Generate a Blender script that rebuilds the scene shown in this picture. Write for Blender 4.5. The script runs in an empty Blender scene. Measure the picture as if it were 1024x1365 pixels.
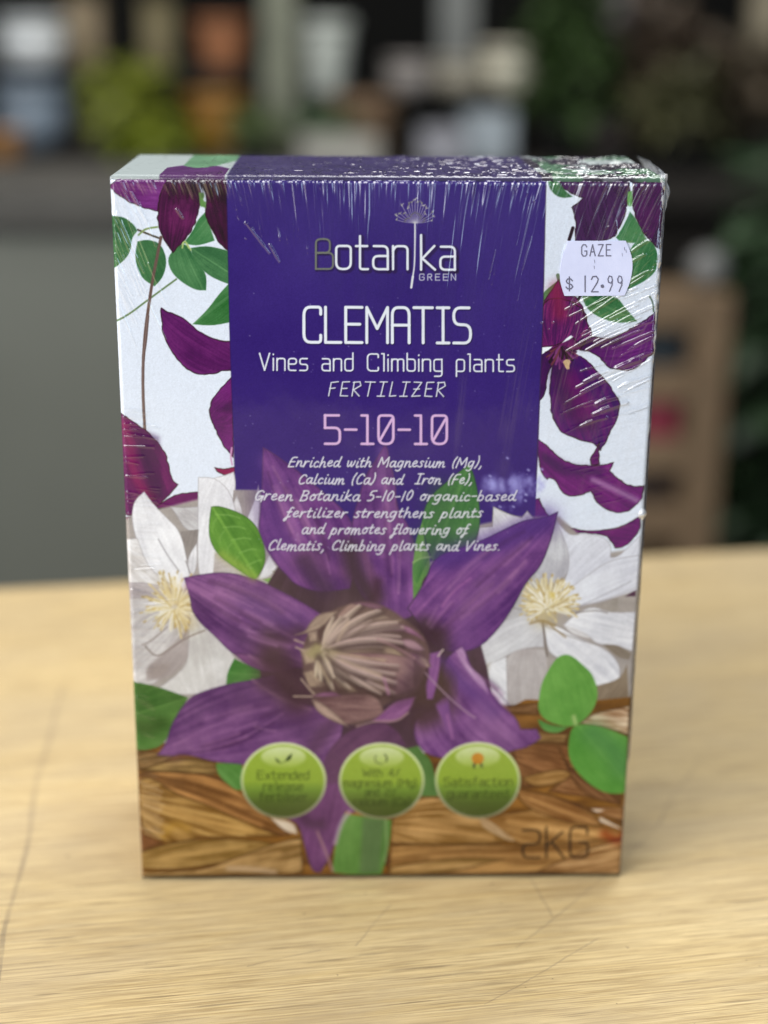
import bpy, math, random
import numpy as np
from mathutils import Vector, Matrix

# ================================================================= camera, light, exposure
scn = bpy.context.scene
col = scn.collection
W, H, DEP = .16, .2302, .0635          # the carton: width, height, depth in metres
CAM = Vector((-.01347, -.44970, .27735)); PITCH, YAW, ROLL = .317931, .028689, .009148
fwd = Vector((math.sin(YAW) * math.cos(PITCH), math.cos(YAW) * math.cos(PITCH), -math.sin(PITCH)))
rgt = Vector((math.cos(YAW), -math.sin(YAW), 0)); upv = rgt.cross(fwd)
rgt, upv = rgt * math.cos(ROLL) + upv * math.sin(ROLL), upv * math.cos(ROLL) - rgt * math.sin(ROLL)
cd = bpy.data.cameras.new('camera'); cam = bpy.data.objects.new('camera', cd); col.objects.link(cam); scn.camera = cam
cam.matrix_world = Matrix(((rgt.x, upv.x, -fwd.x, CAM.x), (rgt.y, upv.y, -fwd.y, CAM.y), (rgt.z, upv.z, -fwd.z, CAM.z), (0, 0, 0, 1)))
cd.sensor_fit = 'VERTICAL'; cd.sensor_height = 24; cd.lens = 24 * 2050 / 1365
cd.clip_start = .02; cd.clip_end = 60
cd.dof.use_dof = True; cd.dof.focus_distance = .453; cd.dof.aperture_fstop = 2.6; cd.dof.aperture_blades = 0

world = bpy.data.worlds.new('World'); scn.world = world; world.use_nodes = True
bg = world.node_tree.nodes['Background']; bg.inputs[0].default_value = (.80, .90, 1, 1); bg.inputs[1].default_value = .08

def lamp(name, loc, target, size, size_y, power, colour):
    d = bpy.data.lights.new(name, 'AREA'); d.shape = 'RECTANGLE'; d.size = size; d.size_y = size_y; d.energy = power; d.color = colour
    o = bpy.data.objects.new(name, d); col.objects.link(o); o.location = loc
    o.rotation_euler = (Vector(target) - Vector(loc)).to_track_quat('-Z', 'Y').to_euler()
    return o
lamp('window_light', (-1.25, -.40, .95), (0, .08, .05), 1.0, .8, 27, (1, .98, .95))       # broad shop window at the left
lamp('front_glint_lamp', (-.72, -1.0, 1.15), (0, .05, .08), 1.0, .6, 19, (1, .99, .97))    # lamp added in front, up left, for glints on the slanting film folds
lamp('left_glint_strip', (-1.05, -1.10, .40), (0, 0, .12), .36, 1.1, 9, (.86, .93, 1))     # tall strip added low at the left to draw glints along the pleats
lamp('roof_light', (.30, .50, 1.6), (.05, .15, 0), .40, 1.5, 18, (.97, .99, 1))             # skylight strip over the counter
lamp('right_cool_fill', (1.05, -1.25, .42), (0, 0, .12), 0.36, 1.2, 9, (.62, .80, 1))           # added cool fill from the right, gives the film its bluish glints
lamp('aisle_light', (-.3, 1.5, 2.1), (0, 2.3, 0), 1.6, .6, 32, (1, .96, .9))              # the shop behind the counter

scn.view_settings.view_transform = 'Standard'; scn.view_settings.look = 'None'; scn.view_settings.exposure = 0; scn.view_settings.gamma = 1
scn.view_settings.use_curve_mapping = False
scn.render.engine = 'CYCLES'; scn.cycles.use_denoising = True; scn.cycles.max_bounces = 8; scn.cycles.transparent_max_bounces = 12
scn.cycles.caustics_reflective = False; scn.cycles.caustics_refractive = False

# ================================================================= helpers
def tag(o, label_=None, cat=None, group=None, kind=None):
    if label_: o['label'] = label_
    if cat: o['category'] = cat
    if group: o['group'] = group
    if kind: o['kind'] = kind
    return o
def empty(name, loc=(0, 0, 0), rz=0):
    o = bpy.data.objects.new(name, None); col.objects.link(o); o.location = loc; o.rotation_euler = (0, 0, rz); o.empty_display_size = .02
    return o
def mesh(name, verts, faces, mat, parent=None, smooth_=False):
    me = bpy.data.meshes.new(name); me.from_pydata([tuple(v) for v in verts], [], [tuple(f) for f in faces]); me.update()
    if smooth_: me.polygons.foreach_set('use_smooth', [True] * len(me.polygons))
    if mat: me.materials.append(mat)
    o = bpy.data.objects.new(name, me); col.objects.link(o)
    if parent: o.parent = parent
    return o
class MB:
    def __init__(s): s.v, s.f = [], []
    def add(s, v, f):
        b = len(s.v); s.v += [tuple(q) for q in v]; s.f += [tuple(b + i for i in q) for q in f]
    def box(s, x0, x1, y0, y1, z0, z1):
        s.add([(x0, y0, z0), (x1, y0, z0), (x1, y1, z0), (x0, y1, z0), (x0, y0, z1), (x1, y0, z1), (x1, y1, z1), (x0, y1, z1)],
              [(0, 3, 2, 1), (4, 5, 6, 7), (0, 1, 5, 4), (1, 2, 6, 5), (2, 3, 7, 6), (3, 0, 4, 7)])
    def lathe(s, prof, n=40):
        b = [(r * math.cos(2 * math.pi * k / n), r * math.sin(2 * math.pi * k / n), z) for r, z in prof for k in range(n)]
        f = [(i * n + k, i * n + (k + 1) % n, (i + 1) * n + (k + 1) % n, (i + 1) * n + k) for i in range(len(prof) - 1) for k in range(n)]
        s.add(b, f)
    def build(s, name, mat, parent=None, smooth_=False, bevel=0):
        o = mesh(name, s.v, s.f, mat, parent, smooth_)
        if bevel:
            m = o.modifiers.new('bevel', 'BEVEL'); m.width = bevel; m.segments = 3; m.limit_method = 'ANGLE'
        return o
class Nodes:
    def __init__(s, name):
        s.m = bpy.data.materials.new(name); s.m.use_nodes = True; s.t = s.m.node_tree; s.b = s.t.nodes['Principled BSDF']; s.o = s.t.nodes['Material Output']
    def n(s, typ, **k):
        x = s.t.nodes.new(typ)
        for a, v in k.items():
            if a.startswith('i_'):
                key = a[2:]; x.inputs[int(key) if key.isdigit() else key.replace('_', ' ')].default_value = v
            else: setattr(x, a, v)
        return x
    def l(s, a, b): s.t.links.new(a, b)
    def noise(s, vec, scale, detail=4, rough=.55, dist=0):
        x = s.n('ShaderNodeTexNoise'); x.inputs['Scale'].default_value = scale; x.inputs['Detail'].default_value = detail; x.inputs['Roughness'].default_value = rough; x.inputs['Distortion'].default_value = dist
        if vec: s.l(vec, x.inputs['Vector'])
        return x.outputs['Fac']
    def ramp(s, fac, stops):
        x = s.n('ShaderNodeValToRGB'); e = x.color_ramp.elements
        while len(e) < len(stops): e.new(.5)
        for q, (p, c) in zip(e, stops): q.position = p; q.color = (*c, 1) if len(c) == 3 else c
        s.l(fac, x.inputs[0]); return x.outputs[0]
    def mix(s, fac, a, b, mode='MIX'):
        x = s.n('ShaderNodeMix', data_type='RGBA', blend_type=mode)
        for sock, v in ((x.inputs[0], fac), (x.inputs[6], a), (x.inputs[7], b)):
            if isinstance(v, (int, float)): sock.default_value = v
            elif isinstance(v, tuple): sock.default_value = (*v, 1) if len(v) == 3 else v
            else: s.l(v, sock)
        return x.outputs[2]
    def math(s, op, a, b=None, c=None):
        x = s.n('ShaderNodeMath', operation=op)
        for i, v in enumerate((a, b, c)):
            if v is None: continue
            if isinstance(v, (int, float)): x.inputs[i].default_value = v
            else: s.l(v, x.inputs[i])
        return x.outputs[0]
    def mapping(s, scale, rot=(0, 0, 0), loc=(0, 0, 0), kind='Object'):
        c = s.n('ShaderNodeTexCoord'); m = s.n('ShaderNodeMapping'); m.inputs['Scale'].default_value = scale; m.inputs['Rotation'].default_value = rot; m.inputs['Location'].default_value = loc
        s.l(c.outputs[kind], m.inputs[0]); return m.outputs[0]
    def bump(s, h, strength, dist):
        x = s.n('ShaderNodeBump'); x.inputs['Strength'].default_value = strength; x.inputs['Distance'].default_value = dist; s.l(h, x.inputs['Height']); s.l(x.outputs[0], s.b.inputs['Normal']); return x
def simple(name, c, rough=.6, var=.25, scale=14, bump=.15, metal=0, spec=.5):
    """A plain coloured material with blotchy variation and a little surface grain."""
    N = Nodes(name); v = N.mapping((1, 1, 1)); f = N.noise(v, scale, 5, .6)
    N.l(N.ramp(f, [(.3, tuple(x * (1 - var) for x in c)), (.7, tuple(min(x * (1 + var), 1) for x in c))]), N.b.inputs['Base Color'])
    N.b.inputs['Roughness'].default_value = rough; N.b.inputs['Metallic'].default_value = metal; N.b.inputs['Specular IOR Level'].default_value = spec
    if bump: N.bump(N.noise(v, scale * 9, 3), bump, .002)
    return N.m
def at(px, py, dist):
    """The point seen at (px, py) of the photograph at this depth in front of the camera."""
    return CAM + (fwd + rgt * ((px - 512) / 2050) - upv * ((py - 682.5) / 2050)) * dist
def lin(c):
    c = np.clip(np.asarray(c, float), 0, 1); return np.where(c <= .04045, c / 12.92, ((c + .055) / 1.055) ** 2.4)
PRINT_GAIN = .75
PRINT_FLOOR = .008
# ---------------------------------------------------------------- printed artwork of the carton front
# The print is drawn as layered shapes into an array with one value per grid vertex of the front panel.
NX, NY = 960, 1381
PHOTO = np.array([[146.5, 237.0], [888.0, 239.0], [827.0, 1170.5], [189.0, 1174.0]])

def homography(src, dst):
    A = []
    for (x, y), (u, v) in zip(src, dst):
        A.append([x, y, 1, 0, 0, 0, -u * x, -u * y]); A.append([0, 0, 0, x, y, 1, -v * x, -v * y])
    h = np.linalg.solve(np.array(A, float), np.array(dst, float).ravel())
    return np.append(h, 1).reshape(3, 3)
HM = homography(PHOTO, [(0, 0), (NX - 1, 0), (NX - 1, NY - 1), (0, NY - 1)])
def T(p):
    p = np.asarray(p, float).reshape(-1, 2)
    q = np.c_[p, np.ones(len(p))] @ HM.T
    return q[:, :2] / q[:, 2:]
# measuring frames: points were read off in enlarged windows of the print
FR = dict(A=(150, 620, 3.303), B=(200, 760, 3.657), C=(370, 760, 3.531), D=(560, 660, 3.413), E=(160, 900, 3.2),
          F=(420, 930, 3.413), G=(640, 900, 4.267), H=(290, 590, 6.024), I=(450, 590, 5.688), J=(300, 1000, 5.689),
          K=(180, 980, 4.655), L=(500, 1060, 3.012), M=(720, 400, 6.024), N=(700, 230, 5.12), O=(480, 850, 5.12),
          P=(610, 600, 6.827), U=(130, 190, 3.531), V=(130, 440, 3.531), W=(640, 430, 3.793), Q=(160, 720, 6.829),
          X=(0, 0, 1), Y=(330, 400, 2.695), Z=(380, 190, 3.413))
def pts(frame, s):
    ox, oy, k = FR[frame]
    a = np.array([float(v) for v in s.replace(',', ' ').split()]).reshape(-1, 2)
    return a / k + np.array([ox, oy])

_rs = np.random.RandomState(7)
_lat = _rs.rand(256, 256)
def vnoise(x, y, seed=0):
    x = np.asarray(x, float) + seed * 17.31; y = np.asarray(y, float) + seed * 9.73
    xi = np.floor(x).astype(int); yi = np.floor(y).astype(int)
    fx = x - xi; fy = y - yi
    fx = fx * fx * (3 - 2 * fx); fy = fy * fy * (3 - 2 * fy)
    g = lambda a, b: _lat[a & 255, b & 255]
    return (g(xi, yi) * (1 - fx) + g(xi + 1, yi) * fx) * (1 - fy) + (g(xi, yi + 1) * (1 - fx) + g(xi + 1, yi + 1) * fx) * fy
def fbm(x, y, seed=0, o=4):
    s = 0; a = .5; n = 0
    for k in range(o):
        s = s + a * vnoise(x * 2 ** k, y * 2 ** k, seed + k * 3); n += a; a *= .55
    return s / n

canvas = np.zeros((NY, NX, 3)); canvas[:] = np.array([218, 227, 243]) / 255
label = np.zeros((NY, NX), np.int16)

def smooth(P, closed=True, it=2, keep=62):
    P = np.asarray(P, float)
    for _ in range(it):
        n = len(P); out = []
        for i in range(n):
            a, b = P[i - 1], P[i]
            c = P[(i + 1) % n]
            if not closed and i in (0, n - 1):
                out.append(b); continue
            u = b - a; v = c - b
            ang = abs(math.degrees(math.atan2(u[0] * v[1] - u[1] * v[0], u[0] * v[0] + u[1] * v[1])))
            if ang > keep: out.append(b)
            else:
                out.append(b - u * .25); out.append(b + v * .25)
        P = np.array(out)
    return P

def window(P, pad):
    x0 = max(int(P[:, 0].min() - pad), 0); x1 = min(int(P[:, 0].max() + pad) + 2, NX)
    y0 = max(int(P[:, 1].min() - pad), 0); y1 = min(int(P[:, 1].max() + pad) + 2, NY)
    if x1 <= x0 or y1 <= y0: return None
    yy, xx = np.mgrid[y0:y1, x0:x1].astype(np.float32)
    return slice(y0, y1), slice(x0, x1), xx, yy
def seg_d2(xx, yy, a, b):
    dx, dy = b[0] - a[0], b[1] - a[1]; L = dx * dx + dy * dy + 1e-9
    t = np.clip(((xx - a[0]) * dx + (yy - a[1]) * dy) / L, 0, 1)
    return (xx - a[0] - t * dx) ** 2 + (yy - a[1] - t * dy) ** 2, t
def poly_sd(P, xx, yy):
    d2 = np.full(xx.shape, 1e9, np.float32); ins = np.zeros(xx.shape, bool)
    n = len(P)
    for i in range(n):
        a, b = P[i], P[(i + 1) % n]
        d2 = np.minimum(d2, seg_d2(xx, yy, a, b)[0])
        if a[1] != b[1]:
            c = (yy < max(a[1], b[1])) & (yy >= min(a[1], b[1]))
            ins ^= c & (xx < a[0] + (yy - a[1]) * (b[0] - a[0]) / (b[1] - a[1]))
    d = np.sqrt(d2)
    return np.where(ins, -d, d)
def rgb(c): return np.array(c, float) / 255
def blend(ys, xs, col, al):
    reg = canvas[ys, xs]
    canvas[ys, xs] = reg + (col - reg) * al[..., None]

def shape(P, base, light=None, axis=None, fold=.0, vein=.25, mott=.35, rib=0., rim=None, soft=.9, alpha=1., it=2, keep=62,
          dark=None, seed=None, freq=9., grad=0., tag=None, wob=0.):
    """A printed petal, leaf or patch: base and light colour mixed by veins, mottling, a fold across its axis and a mid rib."""
    P = smooth(P, it=it, keep=keep); Q = T(P)
    seed = seed if seed is not None else int(abs(Q[0, 0] * 7 + Q[0, 1] * 3)) % 97
    w = window(Q, 6)
    if w is None: return
    ys, xs, xx, yy = w
    if wob:
        sd = poly_sd(Q, xx + wob * (vnoise(xx * .13, yy * .13, seed) - .5) * 2, yy + wob * (vnoise(xx * .13, yy * .13, seed + 5) - .5) * 2)
    else: sd = poly_sd(Q, xx, yy)
    m = np.clip(.5 - sd / (2 * soft), 0, 1) * alpha
    base = rgb(base); light = base * 1.25 + .03 if light is None else rgb(light)
    if axis is None:
        c = Q - Q.mean(0); u_, s_, vt = np.linalg.svd(c, full_matrices=False); d = vt[0]; o = Q.mean(0) - d * s_[0] / 4
        L = 2 * np.abs(c @ d).max(); a0 = Q.mean(0) - d * L / 2; a1 = a0 + d * L
    else:
        a0, a1 = T(np.array(axis).reshape(2, 2)); L = np.hypot(*(a1 - a0)) + 1e-6; d = (a1 - a0) / L
    t = ((xx - a0[0]) * d[0] + (yy - a0[1]) * d[1]) / L
    s = (-(xx - a0[0]) * d[1] + (yy - a0[1]) * d[0]) / L
    fan = s / (.35 + np.clip(1.2 * t * (1.25 - t), 0, 1))
    k = .45 + mott * (fbm(xx / 38, yy / 38, seed) - .5) * 2.2 + fold * np.tanh(s * 14)
    k = k + vein * (vnoise(t * 3.0, fan * freq * 4, seed + 2) - .5) * 2 + .5 * vein * (vnoise(t * 7, fan * freq * 10, seed + 4) - .5) * 2
    k = k + grad * (t - .5) * 2
    k = k + .10 * (vnoise(xx / 2.2, yy / 2.2, seed + 9) - .5)
    if rib: k = k + rib * np.exp(-(s / .018) ** 2)
    k = np.clip(k, 0, 1.15)
    col = base + (light - base) * k[..., None]
    if dark is not None:
        e = np.clip(1 + sd / (.16 * L), 0, 1); col = col + (rgb(dark) - col) * (e ** 2 * .7)[..., None]
    blend(ys, xs, col, m)
    if rim is not None:
        rc, ra, rw = rim
        blend(ys, xs, rgb(rc), np.clip(1 - (np.abs(sd + rw * .3) / rw) ** 2, 0, 1) * ra)
    if tag is not None: label[ys, xs][m > .5] = tag

def polyline_mask(Q, width, soft=.8):
    w0 = np.max(width)
    w = window(Q, w0 + soft * 3 + 2)
    if w is None: return None
    ys, xs, xx, yy = w
    best = np.full(xx.shape, 1e9, np.float32); n = len(Q) - 1
    for i in range(max(n, 1)):
        a, b = Q[i], Q[min(i + 1, n)]
        d2, tt = seg_d2(xx, yy, a, b)
        ww = width if np.isscalar(width) else np.interp((i + tt) / max(n, 1), np.linspace(0, 1, len(width)), width)
        best = np.minimum(best, np.sqrt(d2) - ww)
    return ys, xs, best
def line(P, width, col, alpha=1., soft=.8, it=2, taper=False):
    """A printed stroke; width is the half width in grid cells."""
    P = smooth(P, closed=False, it=it, keep=95) if len(P) > 2 else np.asarray(P, float)
    Q = T(P)
    w = (np.array([.35, 1, .9, .3]) * width) if taper else width
    r = polyline_mask(Q, w, soft)
    if r is None: return
    ys, xs, d = r
    blend(ys, xs, rgb(col), np.clip(.5 - d / (2 * soft), 0, 1) * alpha)
def glow(P, width, col, alpha=.6, it=2):
    P = smooth(P, closed=False, it=it, keep=95) if len(P) > 2 else np.asarray(P, float)
    r = polyline_mask(T(P), 0.0, width)
    if r is None: return
    ys, xs, d = r
    blend(ys, xs, rgb(col), np.exp(-(d / width) ** 2 * 2) * alpha)

# ------------------------------------------------------------------ lettering
def chop(s): return [[tuple(float(v) for v in p.split(',')) for p in st.split()] for st in s.split('|')]
TECH = {
 'C': (.6, '.6,.8 .6,1 0,1 0,0 .6,0 .6,.2', .24), 'L': (.55, '0,1 0,0 .55,0', 0), 'E': (.58, '.58,1 0,1 0,0 .58,0|0,.52 .5,.52', 0),
 'M': (.74, '0,0 0,1 .37,.4 .74,1 .74,0', 0), 'A': (.6, '0,0 0,1 .6,1 .6,0|0,.5 .6,.5', .22), 'T': (.66, '0,1 .66,1|.33,1 .33,0', 0),
 'I': (.42, '0,1 .42,1|.21,1 .21,0|0,0 .42,0', 0), 'S': (.58, '.55,1 0,1 0,.52 .6,.52 .6,0 0,0', .24), 'V': (.56, '0,1 .28,0 .56,1', 0),
 'G': (.62, '.6,.78 .6,1 0,1 0,0 .62,0 .62,.5 .34,.5', .22), 'R': (.56, '0,0 0,1 .52,1 .52,.5 0,.5|.26,.5 .56,0', .2), 'N': (.6, '0,0 0,1 .6,0 .6,1', 0),
 'B': (.52, '0,0 0,1 .44,1 .44,.54 0,.54|0,.54 .54,.54 .54,0 0,0', .16), 'K': (.6, '0,1 0,0|.56,.85 0,.38|.2,.5 .6,0', 0),
 '5': (.56, '.52,1 0,1|0,1 0,.56|0,.56 .56,.56 .56,0 0,0', .2), '1': (.44, '0,1 .22,1 .22,0|0,0 .44,0', 0), '0': (.56, '.28,1 0,1 0,0 .56,0 .56,1 .28,1|.06,.14 .5,.86', .26),
 '2': (.6, '0,.9 .6,.9 .6,.45 0,.45 0,0 .6,0', .2), '4': (.6, '.45,0 .45,1 0,.3 .6,.3', 0), '%': (.55, '0,0 .55,1|.05,.8 .1,.8|.45,.2 .5,.2', 0), '-': (.42, '0,.5 .42,.5', 0),
 'V_': (.5, '0,1 .25,0 .5,1', 0), 'i': (.02, '.01,0 .01,.7|.01,.93 .01,.95', 0), 'n': (.44, '0,0 0,.7|0,.56 .08,.7 .44,.7 .44,0', .14), 'e': (.44, '0,.37 .44,.37 .44,.7 0,.7 0,0 .4,0', .16),
 's': (.42, '.4,.7 0,.7 0,.36 .42,.36 .42,0 0,0', .15), 'a': (.44, '.02,.7 .44,.7 .44,0|.44,0 0,0 0,.4 .44,.4', .16), 'd': (.44, '.44,1.05 .44,0 0,0 0,.7 .44,.7', .16),
 'l': (.14, '0,1.02 .12,1.02 .12,0', 0), 'm': (.66, '0,0 0,.7|0,.56 .06,.7 .33,.7 .33,0|.33,.6 .4,.7 .66,.7 .66,0', .12), 'b': (.44, '0,1.05 0,0 .44,0 .44,.7 0,.7', .16),
 'g': (.44, '.44,.7 0,.7 0,0 .44,0|.44,.7 .44,-.3 .04,-.3', .16), 'p': (.44, '0,-.3 0,.7 .44,.7 .44,0 0,0', .16), 't': (.36, '.12,1 .12,0 .36,0|0,.7 .34,.7', .08),
 'o': (.44, '.22,.7 0,.7 0,0 .44,0 .44,.7 .22,.7', .2), 'k': (.42, '0,1.05 0,0|.4,.72 .04,.34 .42,0', 0), 'r': (.3, '0,0 0,.7|0,.55 .06,.7 .3,.7', .08), 'c': (.42, '.42,.7 0,.7 0,0 .42,0', .16),
 'f': (.34, '.34,1.05 .12,1.05 .12,0|0,.7 .3,.7', .1), 'u': (.44, '0,.7 0,0 .44,0 .44,.7', .16), 'w': (.66, '0,.7 0,0 .33,0 .33,.5|.33,0 .66,0 .66,.7', .12), 'h': (.44, '0,1.05 0,0|0,.55 .06,.7 .44,.7 .44,0', .14),
 'x': (.44, '0,.7 .44,0|0,0 .44,.7', 0), 'z': (.42, '0,.7 .42,.7 0,0 .42,0', 0), '(': (.16, '.16,1.1 0,.9 0,0 .16,-.2', .1), ')': (.16, '0,1.1 .16,.9 .16,0 0,-.2', .1), ' ': (.42, '', 0),
 'D': (.58, '0,0 0,1 .58,1 .58,0 0,0', .2),
}
SCRIPT = {
 'a': (.5, '.38,.58 .18,.64 .0,.4 .03,.06 .2,.0 .38,.3 .42,.6 .38,.12 .46,.0 .58,.08'), 'b': (.46, '.12,1.05 .02,.0 .02,.4 .22,.6 .4,.45 .36,.1 .18,-.02 .02,.1'),
 'c': (.38, '.36,.5 .24,.64 .04,.46 .02,.14 .16,.0 .38,.12'), 'd': (.5, '.38,.52 .2,.64 .0,.4 .04,.04 .2,.0 .38,.3|.5,1.05 .38,.3 .38,.08 .5,.0 .58,.06'),
 'e': (.4, '.02,.28 .3,.36 .36,.54 .22,.64 .04,.44 .03,.12 .18,.0 .42,.14'), 'f': (.34, '.42,.95 .3,1.05 .2,.9 .1,.2 .02,-.28 -.1,-.36 -.14,-.2 .05,.0 .3,.1|.0,.55 .34,.58'),
 'g': (.48, '.38,.55 .18,.64 .0,.4 .05,.06 .2,.04 .38,.3 .42,.6 .36,.0 .26,-.3 .08,-.38 -.06,-.28'), 'h': (.48, '.12,1.05 .0,.0 .08,.4 .26,.62 .38,.5 .34,.1 .42,.0 .52,.08'),
 'i': (.2, '.1,.6 .04,.14 .1,.0 .24,.1|.16,.86 .18,.9'), 'l': (.2, '.14,1.05 .02,.16 .08,.0 .24,.1'), 'm': (.74, '.06,.6 .0,.0 .08,.4 .24,.62 .32,.5 .28,.0 .36,.4 .52,.62 .62,.5 .58,.1 .64,.0 .76,.08'),
 'n': (.48, '.06,.6 .0,.0 .08,.4 .26,.62 .38,.5 .34,.1 .42,.0 .54,.08'), 'o': (.42, '.22,.64 .02,.44 .02,.1 .18,.0 .36,.2 .36,.5 .22,.64 .2,.52 .46,.58'), 'p': (.46, '.1,.62 -.08,-.4|.04,.35 .2,.62 .4,.5 .36,.12 .18,.0 .02,.12'),
 'r': (.36, '.06,.6 .0,.0 .08,.4 .22,.6 .38,.56'), 's': (.36, '.36,.54 .22,.64 .08,.5 .26,.3 .28,.1 .12,.0 -.02,.08'), 't': (.3, '.16,.9 .04,.14 .12,.0 .3,.12|.0,.6 .32,.64'),
 'u': (.48, '.06,.6 .02,.12 .14,.0 .34,.2 .42,.6 .36,.12 .44,.0 .54,.08'), 'v': (.4, '.04,.6 .1,.02 .26,.3 .38,.62'), 'w': (.62, '.04,.6 .04,.1 .14,.0 .3,.3 .32,.55 .32,.1 .42,.0 .56,.3 .6,.62'),
 'z': (.42, '.04,.6 .38,.62 .0,.0 .4,.06'), 'k': (.46, '.12,1.05 .0,.0|.4,.6 .08,.3 .3,.06 .46,.0'), 'E': (.52, '.56,.98 .14,1 .02,.0 .46,.02|.08,.52 .44,.54'),
 'M': (.84, '.0,.0 .14,1 .4,.3 .74,1.02 .78,.2 .72,.0'), 'C': (.54, '.58,.8 .5,1 .26,.96 .04,.5 .1,.06 .3,.0 .52,.14'), 'I': (.46, '.08,1 .54,1|.3,1 .2,.0|.0,.0 .42,.0'), 'G': (.58, '.56,.82 .42,1 .14,.84 .02,.36 .14,.02 .36,.06 .5,.4|.3,.42 .6,.44 .5,-.1'),
 'B': (.56, '.14,1 .02,.0|.1,.98 .42,1.02 .54,.8 .4,.56 .14,.52 .44,.5 .5,.2 .34,.0 .0,.0'), 'F': (.46, '.54,1 .12,1 .0,.0|.06,.5 .4,.52'), 'V': (.5, '.0,1 .12,.0 .56,1.02'), 'A': (.5, '0,0 .3,1 .45,0|.1,.4 .4,.4'),
 '(': (.24, '.28,1.1 .1,.7 .06,.2 .14,-.08'), ')': (.24, '.12,1.1 .22,.7 .14,.2 -.02,-.1'), ',': (.16, '.1,.08 .08,-.1 -.02,-.22'), '.': (.14, '.04,.02 .06,.04'), '-': (.34, '.02,.42 .34,.44'),
 '5': (.44, '.52,1 .16,.98 .1,.58 .34,.6 .42,.3 .26,.02 .0,.04'), '1': (.2, '.18,1 .06,.0'), '0': (.46, '.28,1 .06,.66 .06,.12 .2,.0 .4,.3 .44,.8 .28,1'), ' ': (.34, ''),
}
HAND = {'F': (.5, '.56,1 .12,.94 .04,0|.08,.52 .4,.56'), 'E': (.5, '.54,1 .1,.98 .04,.02 .5,.0|.08,.52 .42,.54'), 'R': (.56, '.04,0 .1,.98|.04,.96 .46,1 .54,.74 .1,.44 .5,.0'),
 'T': (.6, '.0,1 .64,.98|.34,1 .24,0'), 'I': (.5, '.1,1 .56,1|.34,1 .22,0|.0,0 .46,0'), 'L': (.46, '.14,1 .04,.0 .44,.04'), 'Z': (.56, '.08,1 .56,.98 .02,.0 .54,.04|.1,.5 .46,.52')}
TAGF = {'G': (.6, '.58,.8 .44,1 .16,1 0,.8 0,.2 .16,0 .44,0 .58,.15 .58,.45 .34,.45'), 'A': (.6, '0,0 .3,1 .6,0|.12,.36 .48,.36'), 'Z': (.58, '0,1 .56,1 0,0 .58,0'), 'E': (.52, '.52,1 0,1 0,0 .52,0|0,.52 .42,.52'),
 '$': (.5, '.48,.74 .36,.88 .12,.88 .02,.72 .1,.56 .4,.44 .5,.28 .38,.12 .12,.12 0,.26|.25,1.05 .25,-.05'), '1': (.2, '.1,1 .1,0'), '2': (.5, '0,.78 .1,.96 .36,.98 .5,.8 .44,.6 0,0 .5,0'),
 '9': (.44, '.44,.72 .36,.94 .14,.98 0,.78 .06,.58 .28,.52 .44,.7 .4,.4 .14,0'), ' ': (.5, '')}

def round_poly(P, r):
    if r <= 0 or len(P) < 3: return P
    P = [np.array(p, float) for p in P]; out = [P[0]]
    for i in range(1, len(P) - 1):
        a, b, c = P[i - 1], P[i], P[i + 1]
        la, lc = np.hypot(*(a - b)), np.hypot(*(c - b)); q = min(r, la * .5, lc * .5)
        p0 = b + (a - b) / (la + 1e-9) * q; p1 = b + (c - b) / (lc + 1e-9) * q
        for t in (0, .2, .4, .6, .8, 1): out.append((1 - t) ** 2 * p0 + 2 * t * (1 - t) * b + t * t * p1)
    out.append(P[-1]); return out
def layout(font, text, x0, y0, x1, y1, h, gap=.2, slant=0., curve=False, jit=0., seed=1):
    """Strokes of a line of writing, in the frame of the print, from (x0,y0) to (x1,y1) along the baseline with cap height h."""
    rr = random.Random(seed); strokes = []; cur = 0.
    for ch in text:
        g = font[ch]
        if g[1]:
            jy = rr.uniform(-jit, jit); js = 1 + rr.uniform(-jit, jit)
            for st in chop(g[1]):
                q = round_poly(st, g[2]) if len(g) > 2 else st
                strokes.append([(cur + p[0], p[1] * js + jy) for p in q])
        cur += g[0] + gap
    tot = cur - gap
    ux, uy = (x1 - x0), (y1 - y0); L = math.hypot(ux, uy); out = []
    for st in strokes:
        P = []
        for (a, b) in st:
            f = a / tot
            P.append((x0 + ux * f + (slant * b * h) - uy / L * -b * h * 0, y0 + uy * f - b * h))
        P = np.array(P)
        if curve and len(P) > 2: P = smooth(P, closed=False, it=2, keep=100)
        out.append(P)
    return out
def write(strokes, width, col, alpha=1., soft=.75, shadow=None, tag=None):
    for Pn in ((0, 1) if shadow else (1,)):
        for P in strokes:
            Q = T(P)
            if Pn == 0:
                r = polyline_mask(Q + np.array(shadow[0]), width + shadow[1], 1.2)
                if r: blend(r[0], r[1], rgb(shadow[2]), np.clip(.5 - r[2] / 2.4, 0, 1) * shadow[3])
            else:
                r = polyline_mask(Q, width, soft)
                if r:
                    m = np.clip(.5 - r[2] / (2 * soft), 0, 1)
                    blend(r[0], r[1], rgb(col), m * alpha)
                    if tag is not None: label[r[0], r[1]][r[2] < .6] = tag
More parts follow.
